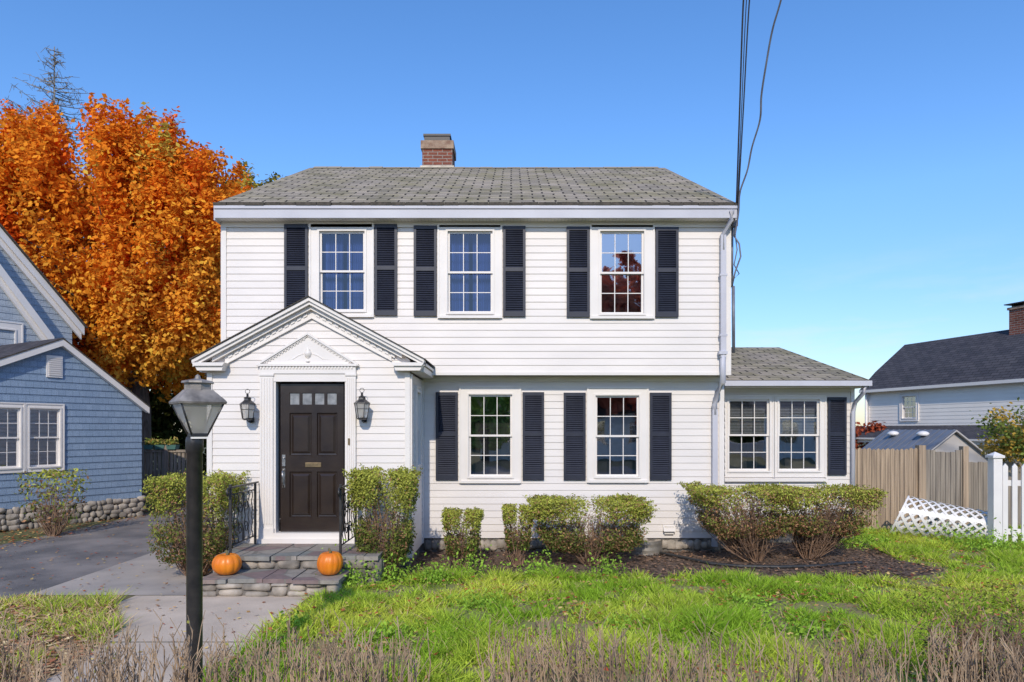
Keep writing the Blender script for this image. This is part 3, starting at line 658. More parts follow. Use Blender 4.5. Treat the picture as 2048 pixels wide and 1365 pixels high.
sheet('apron',[(-5.55,7.82),(-1.9,7.82),(-1.9,8.3),(-4.16,9.3),(-4.16,30),(-5.55,30)],.006,CONC2)
sheet('road',[(-200,-12),(200,-12),(200,-6.2),(-200,-6.2)],.008,ASPH)
from mathutils import noise as mn
def inpoly(x,y,poly):
    c=np.zeros(len(x),bool); n=len(poly)
    for i in range(n):
        x0,y0=poly[i];x1,y1=poly[(i+1)%n]
        m=((y0>y)!=(y1>y))&(x<(x1-x0)*(y-y0)/((y1-y0)+1e-12)+x0); c^=m
    return c
def nz(x,y,s,o=0.0): return np.array([mn.noise(Vector((a*s+o,b*s,o))) for a,b in zip(x,y)])
def grass(poly,n,bx,by,name,hs=1,dryf=.06):
    x=rng.uniform(*bx,n); y=by[0]+(by[1]-by[0])*rng.random(n)
    m=inpoly(x,y,poly)&(np.abs(x)<y*.80+.4)&~inpoly(x,y,bed_poly); x=x[m];y=y[m]
    q=nz(x,y,1.3)+.7*nz(x,y,4.0,5); keep=rng.random(len(x))<np.clip(.66+q*1.4,.08,1); x=x[keep];y=y[keep];q=q[keep]; n=len(x)
    h=np.clip(.05+.05*rng.random(n)+.14*q,.02,.24)*hs; w=.007+.005*rng.random(n); a=rng.uniform(0,6.28,n)
    ln=rng.normal(0,.8,(n,2))*h[:,None]; u=np.stack([np.cos(a),np.sin(a)],1)*w[:,None]
    B0=np.stack([x-u[:,0],y-u[:,1],np.full(n,.004)],1);B1=np.stack([x+u[:,0],y+u[:,1],np.full(n,.004)],1);T=np.stack([x+ln[:,0],y+ln[:,1],h],1)
    V=np.stack([B0,B1,T],1).reshape(-1,3); t=rng.random(n)[:,None]
    g2=np.clip(.42+1.4*nz(x,y,.8,9),0,1)[:,None]
    c=np.array([[.33,.53,.05]])*(1-g2)+np.array([[.62,.70,.10]])*g2
    dry=(rng.random(n)<dryf+.22*np.clip(-q,0,1))[:,None]; c=np.where(dry,np.array([[.66,.50,.27]]),c)*(.6+.7*t)
    return npmesh(name,V,np.arange(3*n).reshape(-1,3),GRASSM,None,col=np.repeat(c,3,0),k=3,kind='stuff',label='patchy bright green lawn grass',category='grass')
grass(lawn_poly,330000,(-2.4,10.5),(4.4,12.8),'grass')
grass(verge_poly,14000,(-5.6,-3.4),(4.5,7.8),'verge_grass',dryf=.4)
cs=[(X(945,9.0),8.85,.22),(X(730,8.4),8.35,.2),(X(790,8.4),8.45,.15),(X(690,8.1),8.1,.16),(X(1080,8.8),8.8,.16),(X(1215,8.8),8.8,.12),(X(1700,11),10.9,.25),(X(1740,11),11,.2),(X(1905,11),11,.22),(X(1960,10.6),10.6,.25),(X(2005,10.5),10.4,.25),(X(870,8.5),8.4,.12),(X(600,6.6),6.5,.12),(X(1480,7.4),7.3,.2),(X(1250,6.6),6.5,.2),(X(1750,7.6),7.6,.2),(X(960,7.4),7.3,.2),(X(1120,6.3),6.2,.15),(X(1600,6.4),6.3,.18),(X(780,6.3),6.2,.15)]
P=[];
for (a,b,r) in cs:
    n=420; pp=np.stack([rng.normal(a,r*.9,n),rng.normal(b,r*.6,n),np.abs(rng.normal(0,(.08+r*.4) if b>7.9 else .06,n))],1); P.append(pp)
P=np.concatenate(P); c=np.array([[.33,.52,.07]])*(.6+.8*rng.random((len(P),1)))
V,Fq,cc=leaf_quads(P,.014+.018*rng.random(len(P)),c,.5); npmesh('weeds',V,Fq,GRASSM,None,col=cc,kind='stuff',label='low leafy weeds along the bed edge',category='weeds')
def litter(n,bx,by,name,z=.02,cl=None,size=(.02,.036),test=None,lab='fallen autumn leaves scattered on the ground',dens=None):
    x=rng.uniform(*bx,n);y=rng.uniform(*by,n)
    if test is not None: m=test(x,y); x=x[m];y=y[m]
    if dens: m=rng.random(len(x))<np.clip(.5+dens*nz(x,y,1.1,3),.05,1); x=x[m];y=y[m]
    n=len(x)
    pal=np.array(cl or [(.46,.16,.07),(.56,.32,.12),(.38,.21,.11),(.66,.48,.18),(.40,.10,.05)]); c=pal[rng.integers(0,len(pal),n)]*(.6+.7*rng.random((n,1)))
    C=np.stack([x,y,z+.03*rng.random(n)],1); V,Fq,cc=leaf_quads(C,rng.uniform(size[0],size[1],n),c,.7,flat=.75)
    V[:,2]=np.maximum(V[:,2],.011)
    return npmesh(name,V,Fq,LITTER,None,col=cc,kind='stuff',label=lab,category='leaves')
litter(9500,(-2.3,9),(4.5,12.6),'fallen_leaves',.055,test=lambda x,y:inpoly(x,y,lawn_poly),dens=1.2)
litter(7000,(-5.6,-3.4),(4.5,7.9),'verge_leaves',.02,cl=[(.62,.38,.22),(.66,.45,.25),(.5,.28,.15),(.7,.54,.3),(.45,.18,.1)],test=lambda x,y:inpoly(x,y,verge_poly))
litter(3600,(-11,-7.2),(9,17),'driveway_leaves',.012,test=lambda x,y:x< -8.0+ (y-9)*.02)
litter(900,(-8,-2.3),(5,14),'path_leaves',.008,size=(.014,.028))
litter(9500,(-1.6,6),(8.5,11.4),'mulch_chips',.012,cl=[(.22,.14,.1),(.13,.09,.065),(.32,.21,.14),(.42,.25,.15),(.07,.055,.045)],size=(.012,.032),test=lambda x,y:inpoly(x,y,bed_poly),lab='brown bark mulch and leaf litter')
dp=MB(); pts=[(X(a,Y),Y,.03) for a,Y in((1320,10.35),(1370,9.95),(1420,9.55),(1480,9.35),(1560,9.3),(1640,9.38),(1690,9.55),(1725,9.6))]
fine=[]
for i in range(len(pts)-1):
    for k in range(14): 
        t=k/14; fine.append(tuple(pts[i][j]*(1-t)+pts[i+1][j]*t for j in range(3)))
dp.tube(fine,[.028 if i%2 else .023 for i in range(len(fine))],8); make('drain_pipe',dp,PIPE,None,label='black corrugated drain pipe lying on the mulch',category='pipe')
ww=MB(); wx=X(1292,10.3); pr=[]
for i in range(25):
    a=math.pi*i/24; pr.append((wx-.30*math.cos(a),YL-.02-.34*math.sin(a)))
for i in range(24):
    (a,b),(c_,d_)=pr[i],pr[i+1]; z0=-.05
    for k in range(6): 
        o=.006 if k%2 else 0
        ww.quad([(a,b-o,z0+k*.045),(c_,d_-o,z0+k*.045),(c_,d_-(.006-o),z0+(k+1)*.045),(a,b-(.006-o),z0+(k+1)*.045)])
make('window_well',ww,GALV,None,label='curved galvanised basement window well against the foundation',category='window well')
# ============================================================ shrubs
def shrub(cx,cy,rx,ry,zc0,zt,n,label,base=(0,0),sq=.55,tw=90,name='yew_bush',brown=.25,group='trimmed yew bushes along the house',leafs=(.014,.025),lum=1.0,holes=.25,yel=1.0,fill=.55):
    root=empty(name,(cx+base[0],cy+base[1],0),label,'bush',group)
    d=unit(rng.normal(size=(n,3))); d=np.sign(d)*np.abs(d)**sq; d=d/np.maximum(np.abs(d).max(1,keepdims=True),1e-6)*np.clip(np.linalg.norm(d,axis=1,keepdims=True),0,1.0)
    rad=1-np.abs(rng.normal(0,.13,(n,1))); 
    cz=(zc0+zt)/2; hz=(zt-zc0)/2
    o=random.random()*50
    lump=np.array([mn.noise(Vector((a*2.6+o,b*2.6,c*2.6))) for a,b,c in d]); f2=np.array([mn.noise(Vector((a*7+o,b*7,c*7))) for a,b,c in d])
    rad=rad*(1+.16*lump[:,None]+.15*f2[:,None])
    P=np.stack([cx+d[:,0]*rx*rad[:,0],cy+d[:,1]*ry*rad[:,0],cz+d[:,2]*hz*rad[:,0]],1)
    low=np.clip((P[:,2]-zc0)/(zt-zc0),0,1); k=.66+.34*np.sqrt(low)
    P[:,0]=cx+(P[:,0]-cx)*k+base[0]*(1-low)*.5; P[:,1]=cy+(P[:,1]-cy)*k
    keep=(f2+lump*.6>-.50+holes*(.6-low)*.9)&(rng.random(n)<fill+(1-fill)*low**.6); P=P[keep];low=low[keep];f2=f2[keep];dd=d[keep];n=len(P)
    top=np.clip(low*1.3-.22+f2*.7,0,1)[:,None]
    c=np.array([[.13,.17,.045]])*(1-top)+np.array([[.43,.45,.085]])*top*yel  # yellow-green needles, with lit tops and shaded hollows painted into the colour
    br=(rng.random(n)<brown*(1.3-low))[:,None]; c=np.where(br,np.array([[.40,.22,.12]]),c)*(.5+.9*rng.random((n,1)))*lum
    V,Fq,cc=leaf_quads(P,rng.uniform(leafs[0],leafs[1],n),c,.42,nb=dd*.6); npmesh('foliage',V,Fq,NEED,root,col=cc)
    P0=[];P1=[];r0=[];r1=[]
    for i in range(tw):
        a=random.uniform(0,6.28); q=math.sqrt(random.random()); tgt=np.array([cx+rx*.9*q*math.cos(a),cy+ry*.9*q*math.sin(a),zc0+(zt-zc0)*random.uniform(.2,.8)])
        s=np.array([cx+base[0]+.09*q*math.cos(a),cy+base[1]+.07*q*math.sin(a),0.0]); mid=s*.55+tgt*.45+np.array([rng.normal(0,.035),rng.normal(0,.035),.04-.12*q]); 
        path=[s,s*.7+mid*.3+rng.normal(0,.012,3),mid,mid*.5+tgt*.5+rng.normal(0,.025,3),tgt]; R_=[.012,.009,.006,.0045,.0025]
        for j in range(4):
            P0.append(path[j]);P1.append(path[j+1]);r0.append(R_[j]);r1.append(R_[j+1])
        for j in range(8):
            t=random.uniform(.2,1); b=mid*(1-t)+tgt*t if t>.5 else s*(1-2*t)*.6+mid*(1-(1-2*t)*.6)
            e=b+np.array([rng.normal(0,.07),rng.normal(0,.07),rng.normal(.05,.05)]); P0.append(b);P1.append(e);r0.append(.0032);r1.append(.0016)
    V,Fq=segs(P0,P1,r0,r1); npmesh('branches',V,Fq,TWIG,root)
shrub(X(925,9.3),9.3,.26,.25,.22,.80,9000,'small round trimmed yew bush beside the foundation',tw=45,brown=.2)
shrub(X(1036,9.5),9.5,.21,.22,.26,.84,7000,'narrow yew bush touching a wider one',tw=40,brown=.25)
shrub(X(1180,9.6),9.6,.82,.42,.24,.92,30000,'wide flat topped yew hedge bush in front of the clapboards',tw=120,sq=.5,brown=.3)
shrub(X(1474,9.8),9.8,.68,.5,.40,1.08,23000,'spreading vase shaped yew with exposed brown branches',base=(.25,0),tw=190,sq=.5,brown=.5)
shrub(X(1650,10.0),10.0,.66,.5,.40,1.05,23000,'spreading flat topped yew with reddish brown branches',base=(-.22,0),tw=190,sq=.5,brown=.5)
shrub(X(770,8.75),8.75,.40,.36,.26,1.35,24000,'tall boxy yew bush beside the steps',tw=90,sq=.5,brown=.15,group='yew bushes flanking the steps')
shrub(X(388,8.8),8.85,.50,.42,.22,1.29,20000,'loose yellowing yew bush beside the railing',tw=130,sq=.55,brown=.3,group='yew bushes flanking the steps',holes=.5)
# foreground dormant hedge
n=1450; hx=rng.uniform(-4.2,4.2,n); hy=rng.uniform(3.65,4.25,n)
dens=nz(hx,hy,1.6,2); gap=((hx>-2.95)&(hx<-2.4)); keep=(rng.random(n)<.72+1.3*dens)&~(gap&(rng.random(n)<.5)); hx=hx[keep];hy=hy[keep]; n=len(hx)
P0=[];P1=[];r0=[];r1=[];tips=[]
for i in range(n):
    h=.64+.12*mn.noise(Vector((hx[i]*1.4,0,3)))+rng.normal(0,.06); p=np.array([hx[i],hy[i],0.0]); dr=np.array([rng.normal(0,.09),rng.normal(0,.07),1.0])
    q=p; zs_=[h*.45,h*.75,h]; rr=[.0066,.0054,.0042,.0026]
    for j,zz in enumerate(zs_):
        e=np.array([p[0]+dr[0]*zz+rng.normal(0,.014),p[1]+dr[1]*zz+rng.normal(0,.01),zz]); P0.append(q);P1.append(e);r0.append(rr[j]);r1.append(rr[j+1])
        for k in range(2 if j else 0):
            t=random.random(); b=q*(1-t)+e*t; a=random.uniform(0,6.28); l=random.uniform(.04,.13); tp=b+np.array([math.cos(a)*l*.6,math.sin(a)*l*.4,l*.9])
            P0.append(b);P1.append(tp);r0.append(.0033);r1.append(.0020); tips.append(tp)
        q=e
V,Fq=segs(P0,P1,r0,r1)
hedge=empty('privet_hedge',(0,3.9,0),'leafless clipped privet hedge of bare brown twigs','hedge')
npmesh('branches',V,Fq,PRIVET,hedge)
T=np.array(tips); T=T[rng.random(len(T))<.10]; c=np.array([(.40,.38,.10),(.5,.28,.12),(.28,.34,.08)])[rng.integers(0,3,len(T))]
V,Fq,cc=leaf_quads(T,.010+.008*rng.random(len(T)),c,.55); npmesh('foliage',V,Fq,LEAF,hedge,col=cc)
shrub(X(1985,4.5),4.6,.42,.3,.25,.80,2600,'scraggly low shrub with reddish brown leaves',tw=90,name='scraggly_shrub',brown=.45,group='low garden shrubs',leafs=(.010,.02),holes=.8,yel=.8,fill=.25)
shrub(X(60,11.6),12.2,.45,.4,.25,1.15,1300,'thin leafy shrub beside the blue wall',tw=45,name='thin_shrub',brown=.3,group='low garden shrubs',leafs=(.03,.05),holes=.9,sq=.8,fill=.25)
# ============================================================ trees
def crown_tree(name,label,trunk,cen,rad,K,L,leafs,palf,tr=.25,spind=(.45,.9),limbs=40,cat='tree',power=.75,group=None,dk=.45,ht=1.7,bare=0):
    root=empty(name,(trunk[0],trunk[1],0),label,cat,group); cen=np.array(cen,float);rad=np.array(rad,float)
    d=unit(rng.normal(size=(K,3))); d=np.sign(d)*np.abs(d)**power; d=d/np.maximum(np.linalg.norm(d,axis=1,keepdims=True)**.6,1e-6)
    q=rng.random((K,1))**(1/2.2); q=np.where(rng.random((K,1))<.55,.76+.26*rng.random((K,1)),q); Cc=cen+d*rad*q
    Pn=[];Cn=[];Nn=[]
    for i in range(K):
        s=rng.uniform(*spind); n=int(L*(s/np.mean(spind))**1.6); t=rng.random(n); prof=np.sin(np.pi*np.clip(t*.92+.06,0,1))**.7*(1-.35*t)
        a=rng.uniform(0,6.28,n); rr=s*.62*prof*np.sqrt(rng.random(n)*.7+.3)*(1+.35*rng.normal(size=n)); lean=(Cc[i]-cen)/rad*.5*s
        off=np.stack([rr*np.cos(a),rr*np.sin(a),(t-.5)*s*ht],1)
        p=Cc[i]+off+np.stack([lean[0]*t*2,lean[1]*t*2,0*t],1)+rng.normal(0,.09,(n,3))
        hf=(Cc[i][2]-(cen[2]-rad[2]))/(2*rad[2]); c=palf(hf,rng.random(),n)*(dk+(1.1-dk)*np.clip(rr/(s*.62),0,1.2)[:,None])*(.7+.6*rng.random((n,1)))  # leaves near each clump's core coloured darker, shade put into the colour
        Pn.append(p);Cn.append(c);Nn.append(unit(off)*.5+np.array([.0,-.35,.45]))
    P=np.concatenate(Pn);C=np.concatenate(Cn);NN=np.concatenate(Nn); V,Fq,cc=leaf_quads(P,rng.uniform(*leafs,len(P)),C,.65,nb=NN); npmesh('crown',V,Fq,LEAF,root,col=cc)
    t=MB(); th=cen[2]-rad[2]*.55
    t.tube([(trunk[0],trunk[1],0),(trunk[0]+.05,trunk[1],th*.5),(trunk[0]*.7+cen[0]*.3,trunk[1],th),(cen[0],cen[1],cen[2]),(cen[0],cen[1],cen[2]+rad[2]*.6)],[tr*1.25,tr,tr*.85,tr*.45,tr*.1],10)
    for i in range(min(limbs,K)):
        c_=Cc[i]; f=random.uniform(.0,.6); s=np.array([trunk[0]*.7+cen[0]*.3,trunk[1],th])*(1-f)+cen*f
        m1=s*.6+c_*.4+np.array([0,0,-.15*rad[2]*random.random()]); m2=s*.25+c_*.75+rng.normal(0,.12,3)
        t.tube([tuple(s),tuple(m1),tuple(m2),tuple(c_)],[tr*.38,tr*.22,tr*.11,tr*.03],5)
    make('trunk',t,BARK,root); return root
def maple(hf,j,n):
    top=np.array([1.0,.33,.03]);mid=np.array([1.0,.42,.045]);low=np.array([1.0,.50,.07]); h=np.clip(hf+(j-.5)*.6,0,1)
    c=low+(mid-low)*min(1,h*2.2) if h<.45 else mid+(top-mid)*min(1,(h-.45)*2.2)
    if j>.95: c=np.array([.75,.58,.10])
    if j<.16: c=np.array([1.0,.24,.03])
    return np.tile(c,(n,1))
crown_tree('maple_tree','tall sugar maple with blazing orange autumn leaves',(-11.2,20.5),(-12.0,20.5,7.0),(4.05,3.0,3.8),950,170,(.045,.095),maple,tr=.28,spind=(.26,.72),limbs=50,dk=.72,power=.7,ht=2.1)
def dgreen(hf,j,n): return np.tile(np.array([.06,.09,.03])*(1-j)+np.array([.18,.19,.05])*j,(n,1))
def ygreen(hf,j,n): return np.tile(np.array([.15,.19,.06])*(1-j)+np.array([.55,.42,.08])*j,(n,1))
crown_tree('green_tree','dark green shade tree behind the maple',(-10.6,25),(-10.8,25,4.0),(3.4,2,3.8),170,150,(.08,.15),dgreen,tr=.2,limbs=20)
crown_tree('oak_tree','green and yellow oak rising behind the roof',(-9.9,27),(-9.9,27,9.3),(2.0,2,2.8),130,90,(.06,.12),ygreen,tr=.2,limbs=25,spind=(.25,.6))
crown_tree('yellow_tree','yellowing treetop rising behind the ridge',(-6.6,27),(-6.6,27,9.1),(2.1,1.5,1.9),110,80,(.06,.11),ygreen,tr=.18,limbs=20,spind=(.25,.6))
crown_tree('garden_tree','small green and orange leaved tree beyond the picket fence',(10.1,13.2),(9.95,13.2,1.75),(.75,.6,.55),60,60,(.025,.05),lambda h,j,n:np.tile(np.array([.24,.30,.07]) if j<.6 else np.array([.7,.45,.09]),(n,1)),tr=.05,spind=(.1,.22),limbs=30)
crown_tree('red_shrub','low red autumn shrub beyond the board fence',(13.0,25.2),(13.0,25.2,1.2),(.6,.6,.9),20,80,(.06,.1),lambda h,j,n:np.tile(np.array([.5,.12,.06]),(n,1)),tr=.04,spind=(.2,.35),limbs=8,cat='bush')
crown_tree('red_maple_tree','red leaved maple across the street',(8.3,-21),(8.3,-21,7.0),(4,3,4.6),100,110,(.2,.35),lambda h,j,n:np.tile(np.array([.8,.25,.15]),(n,1)),tr=.3,spind=(.9,1.5),limbs=12,dk=.8)
crown_tree('street_tree','green tree across the street',(-1.5,-17),(-1.5,-17,3.0),(1.6,1.6,2.0),40,80,(.12,.25),lambda h,j,n:np.tile(np.array([.4,.55,.12]),(n,1)),tr=.2,spind=(.5,.9),limbs=12,dk=.8)
for ox,lab in((9,'pale grey gabled house across the street'),(-8,'pale grey gabled house across the street'),(27,'pale grey gabled house across the street')):
    oh=empty('grey_house',(ox-5.5,-22,0),lab,'house',group='houses across the street')
    Mo=Matrix.Translation((ox,-20,0))@Matrix.Rotation(math.pi,4,'Z'); w=MB(Mo); ops=[(a,a+.9,1.1,2.4) for a in(1.2,3.2,7.0,9.0)]
    siding(w,0,11,0,3.0,.15,ops); w.box(0,11,.02,8,0,1.0); make('wall',w,mat('grey_siding',(.78,.76,.74),rough=.6),oh)
    for o in ops: window(oh,Mo,(o[0]-.1,o[1]+.1,o[2]-.1,o[3]+.1),o,0)
    r=MB(Mo); r.slab([(-.3,-.3,2.95),(11.3,-.3,2.95),(11.3,4,4.2),(-.3,4,4.2)],.1,0,1); r.slab([(11.3,8.3,2.95),(-.3,8.3,2.95),(-.3,4,4.2),(11.3,4,4.2)],.1,0,1); make('roof',r,[ROOFD,EDGE],oh)
n=8000; P=np.stack([rng.uniform(-60,70,n),rng.uniform(-46,-42,n),np.abs(rng.normal(0,2.4,n))],1); P[:,2]*=.8+.5*np.sin(P[:,0]*.35)**2
V,Fq,cc=leaf_quads(P,rng.uniform(.5,.9,n),np.array([(.2,.22,.07),(.4,.25,.08),(.12,.16,.05)])[rng.integers(0,3,n)],.7); npmesh('distant_trees',V,Fq,LEAF,None,col=cc,kind='stuff',label='distant mixed tree line beyond the street',category='trees')
# sparse spruce
sp=empty('spruce_tree',(-19.1,28.5,0),'tall sparse bare topped grey spruce','tree'); P0=[];P1=[];r0=[];r1=[];Lf=[]
tx,ty,tz=-19.1,28.5,17.9
for i in range(26):
    z0=6+i*(tz-6)/26; z1=6+(i+1)*(tz-6)/26; P0.append((tx,ty,z0));P1.append((tx,ty,z1));r0.append(.16*(1-i/27)+.014);r1.append(.16*(1-(i+1)/27)+.014)
P0.append((tx,ty,0));P1.append((tx,ty,6));r0.append(.25);r1.append(.17)
for i in range(150):
    z=random.uniform(9,tz-.1); L=(tz-z)*.50+.25; L=min(L,2.6)*random.uniform(.4,1.1); a=random.uniform(0,6.28); s=np.array([tx,ty,z]); dirv=np.array([math.cos(a),math.sin(a),0])
    m=s+dirv*L*.5+np.array([0,0,.02*L]); e=s+dirv*L+np.array([0,0,.25*L*random.uniform(.2,1)]); 
    P0+= [s,m];P1+=[m,e];r0+=[.026,.019];r1+=[.019,.008]
    for k in range(int(5+L*4)):
        t=random.uniform(.3,1); b=s*(1-t)+e*t; ee=b+rng.normal(0,.15,3)+np.array([0,0,-.06]); P0.append(b);P1.append(ee);r0.append(.011);r1.append(.006)
        if random.random()<.2: Lf.append(b+rng.normal(0,.07,3))
V,Fq=segs(P0,P1,r0,r1); npmesh('trunk',V,Fq,GREYBARK,sp)
Lf=np.array(Lf); V,Fq,cc=leaf_quads(Lf,.04+.04*rng.random(len(Lf)),np.tile([[.2,.22,.18]],(len(Lf),1)),.4); npmesh('crown',V,Fq,LEAF,sp,col=cc)
# ============================================================ BLUE HOUSE
bh=empty('blue_house',(-10.5,15,0),'blue shingled cottage wing with white trim and cobble foundation','house')
Mb=Matrix.Translation((-8.14,15,0))@Matrix.Rotation(math.atan2(2.35,1.35),4,'Z')
ax,az=-1.68,3.66; rs_,ls_=.73,.46
wopen=[(-2.26,-1.66,1.16,2.34),(-2.96,-2.36,1.16,2.34)]
w=MB(Mb); siding(w,lambda z:-5 if z<2.1 else max(-5,ax-(az-z)/ls_),lambda z:0 if z<2.44 else min(0,ax+(az-z)/rs_),.42,az-.02,.135,wopen,0,lap=.012)
make('wall',w,BLUE,bh)
w=MB(Mb); w.quad([(0,0,.42),(0,6,.42),(0,6,2.43),(0,0,2.43)],0,[(0,0),(6,0),(6,2),(0,2)]); make('side_wall',w,BLUE,bh)
f=MB(Mb); f.box(-5,-.02,.02,6,-.05,.42,0)
rs=random.Random(11)
zz=0.0
for row in range(4):
    xx=-3.6
    while xx<0:
        r_=rs.choice([rs.uniform(.04,.07),rs.uniform(.08,.13)]); f.stone((xx+r_,.0,.06+row*.105+rs.uniform(-.03,.03)),(r_*1.05,.06,rs.uniform(.05,.08)),1); xx+=r_*1.85
make('foundation',f,[MORTAR,STONE],bh)
r=MB(Mb)
r.slab([(.10,-.14,az-(.10-ax)*rs_+.06),(.10,5,az-(.10-ax)*rs_+.06),(ax,5,az+.06),(ax,-.14,az+.06)],.03,0,1)
r.slab([(-5.2,5,az-(5.2+ax)*ls_+.06),(-5.2,-.14,az-(5.2+ax)*ls_+.06),(ax,-.14,az+.06),(ax,5,az+.06)],.03,0,1)
make('roof',r,[ROOFD,EDGE],bh)
t=MB(Mb)
for e,s_ in((.10,rs_),(-5.2,ls_)):
    ze=az-abs(e-ax)*s_
    t.ext([(ax,-.13,az+.03),(e,-.13,ze+.03),(e,-.13,ze-.10),(ax,-.13,az-.10)],(0,.04,0)); t.ext([(ax,-.09,az-.05),(e,-.09,ze-.05),(e,-.09,ze-.09),(ax,-.09,az-.09)],(0,.09,0))
make('rake_board',t,TRIM,bh)
for o in wopen: window(bh,Mb,(o[0]-.05,o[1]+.05,o[2]-.07,o[3]+.07),o,0,sill=False,cols=3,rows=2,blind=True)
v=MB(Mb); v.box(-1.93,-1.64,-.035,.0,2.93,3.36); 
for i in range(9): v.box(-1.90,-1.67,-.05,-.035,2.97+i*.042,2.985+i*.042)
make('gable_vent',v,TRIM,bh)
mbh=empty('blue_house',(-12.5,18,0),'grey blue shingled gabled house with white rake boards','house')
w=MB(Mb); w.box(-6,.10,3.02,8,0,4.2,0)
siding(w,-6,lambda z:.10 if z<4.5 else .257-(z-4.38)/1.1,2.0,8.5,.14,(),3.0,m=0); make('wall',w,GREYB,mbh)
t=MB(Mb)
def rk(mb,y,xe,ze,s_,L,th=.2): mb.ext([(xe,y,ze),(xe-L,y,ze+L*s_),(xe-L,y,ze+L*s_-th),(xe,y,ze-th)],(0,.06,0))
rk(t,2.86,.32,4.42,1.1,5,.2); rk(t,2.92,.28,4.27,1.1,5,.16); make('rake_board',t,TRIM,mbh)
r=MB(Mb); r.slab([(.36,2.8,4.42),(.36,8,4.42),(-4.0,8,4.42+4.36*1.1),(-4.0,2.8,4.42+4.36*1.1)],.03,0,1); make('roof',r,[ROOFD,EDGE],mbh)
w=MB(Mb); siding(w,-6,lambda z:-.8 if z<4 else -.8-(z-4)/1.33,2.2,8.0,.14,(),2.4); make('front_gable',w,GREYB,mbh)
t=MB(Mb); rk(t,2.26,-.66,4.02,1.33,4,.24); rk(t,2.32,-.72,3.86,1.33,4,.16); make('rake_board',t,TRIM,mbh)
window(mbh,Mb,(-2.3,-1.25,3.3,4.25),(-2.2,-1.38,3.4,4.1),2.4,sill=False)
dk=MB(); Yd=17.0
x=X(275,Yd)
while x<X(375,Yd):
    dk.box(x,x+.07,Yd,Yd+.03,.1,Z(905,Yd)); x+=.10
dk.box(X(275,Yd),X(375,Yd),Yd-.03,Yd+.06,Z(905,Yd),Z(900,Yd)); dk.box(X(272,Yd),X(372,Yd),Yd+.04,Yd+.09,.05,.9)
for p_ in(283,330): dk.box(X(p_,Yd),X(p_,Yd)+.1,Yd-.06,Yd,0,Z(890,Yd))
make('deck_fence',dk,WOODG,None,label='weathered grey baluster fence topped with planters',category='fence')
for i,p_ in enumerate((300,322,345)):
    pl=MB(); x=X(p_,Yd); pl.ext([(x-.10,Yd-.08,Z(899,Yd)),(x+.10,Yd-.08,Z(899,Yd)),(x+.125,Yd-.08,Z(890,Yd)),(x-.125,Yd-.08,Z(890,Yd))],(0,.2,0)); o=make('planter',pl,PLANTER,None,label='green planter box with plants on the fence rail',category='planter',group='planters on the fence')
    P=np.stack([rng.normal(x,.06,160),rng.normal(Yd,.05,160),Z(889,Yd)+np.abs(rng.normal(0,.06,160))],1); c=np.array([(.3,.32,.07),(.6,.45,.15),(.18,.28,.07)])[rng.integers(0,3,160)]
    V,Fq,cc=leaf_quads(P,np.full(160,.04),c,.5); npmesh('plant',V,Fq,LEAF,o,col=cc)
# ============================================================ RIGHT NEIGHBOUR
NW=mat('bright_white_siding',(.90,.84,.76),(.86,.80,.72),scale=1.5,rough=.6)
nh=empty('white_house',(16,23,0),'white clapboard house with dark gambrel roof and brick chimney','house')
Mn=Matrix.Translation((13.54,26,0))@Matrix.Rotation(math.atan2(-5.8,1.6),4,'Z')
w=MB(Mn); no=(1.62,2.26,2.28,3.12); siding(w,0,13,0,3.42,.125,[no],lap=.008); w.box(0,.1,-.02,0,0,3.42,1)
pf=[(0,3.42),(.5,4.12),(1.9,5.22),(5.4,4.3),(6.4,3.42)]
w.quad([(0,a,z) for a,z in pf]+[(0,6.4,0),(0,0,0)],0); make('wall',w,[NW,TRIM],nh)
r=MB(Mn); pr=[(-.25,3.40)]+pf[1:-1]+[(6.6,3.35)]
for i in range(len(pr)-1):
    (a,za_),(b,zb_)=pr[i],pr[i+1]; r.slab([(-.15,a,za_),(13.2,a,za_),(13.2,b,zb_),(-.15,b,zb_)],.05,0,1)
rf=make('roof',r,[ROOFD,EDGE],nh)
c_=MB(Mn); c_.box(4.3,4.9,1.6,2.1,4.8,5.8,0); c_.box(4.26,4.94,1.56,2.14,5.8,5.88,1); c_.box(4.2,5.0,1.5,2.2,5.97,6.0,2); c_.box(4.35,4.42,1.65,2.05,5.88,5.97,2); c_.box(4.78,4.85,1.65,2.05,5.88,5.97,2); make('chimney',c_,[BRICK,BRICKC,METALD],rf)
t=MB(Mn); t.box(-.15,13,-.26,-.22,3.30,3.40); t.box(-.1,13,-.22,0,3.29,3.31); t.tube([(.05,-.1,3.3),(.05,-.1,.5)],.05,6); make('gutter',t,TRIM,nh)
window(nh,Mn,(no[0]-.08,no[1]+.08,no[2]-.08,no[3]+.08),no,0,sill=True)
r=MB(Mn); r.slab([(-.4,-1.3,1.62),(13,-1.3,1.62),(13,0.0,2.05),(-.4,0.0,2.05)],.06,0,1); r.box(-.3,12.9,-1.2,-1.1,1.45,1.56,1); make('porch_roof',r,[ROOFD,TRIM],nh)
sh=empty('garden_shed',(11,18.5,0),'small plastic garden shed with blue grey ribbed roof','shed')
w=MB(); w.ext([(10.15,17,0),(11.85,17,0),(11.85,17,1.2),(11.0,17,1.84),(10.15,17,1.2)],(0,3,0)); make('wall',w,SHEDM,sh)
r=MB()
for s_ in(-1,1):
    e=11+s_*.95; q=[(e,16.88,1.15),(e,20.1,1.15),(11,20.1,1.90),(11,16.88,1.90)]
    r.slab(q if s_<0 else [q[1],q[0],q[3],q[2]],.04,0,1)
    for i in range(11): 
        yy=16.95+i*.3; r.ext([(e,yy,1.152),(e,yy+.05,1.152),(11,yy+.05,1.902),(11,yy,1.902)],(0,0,.012),0)
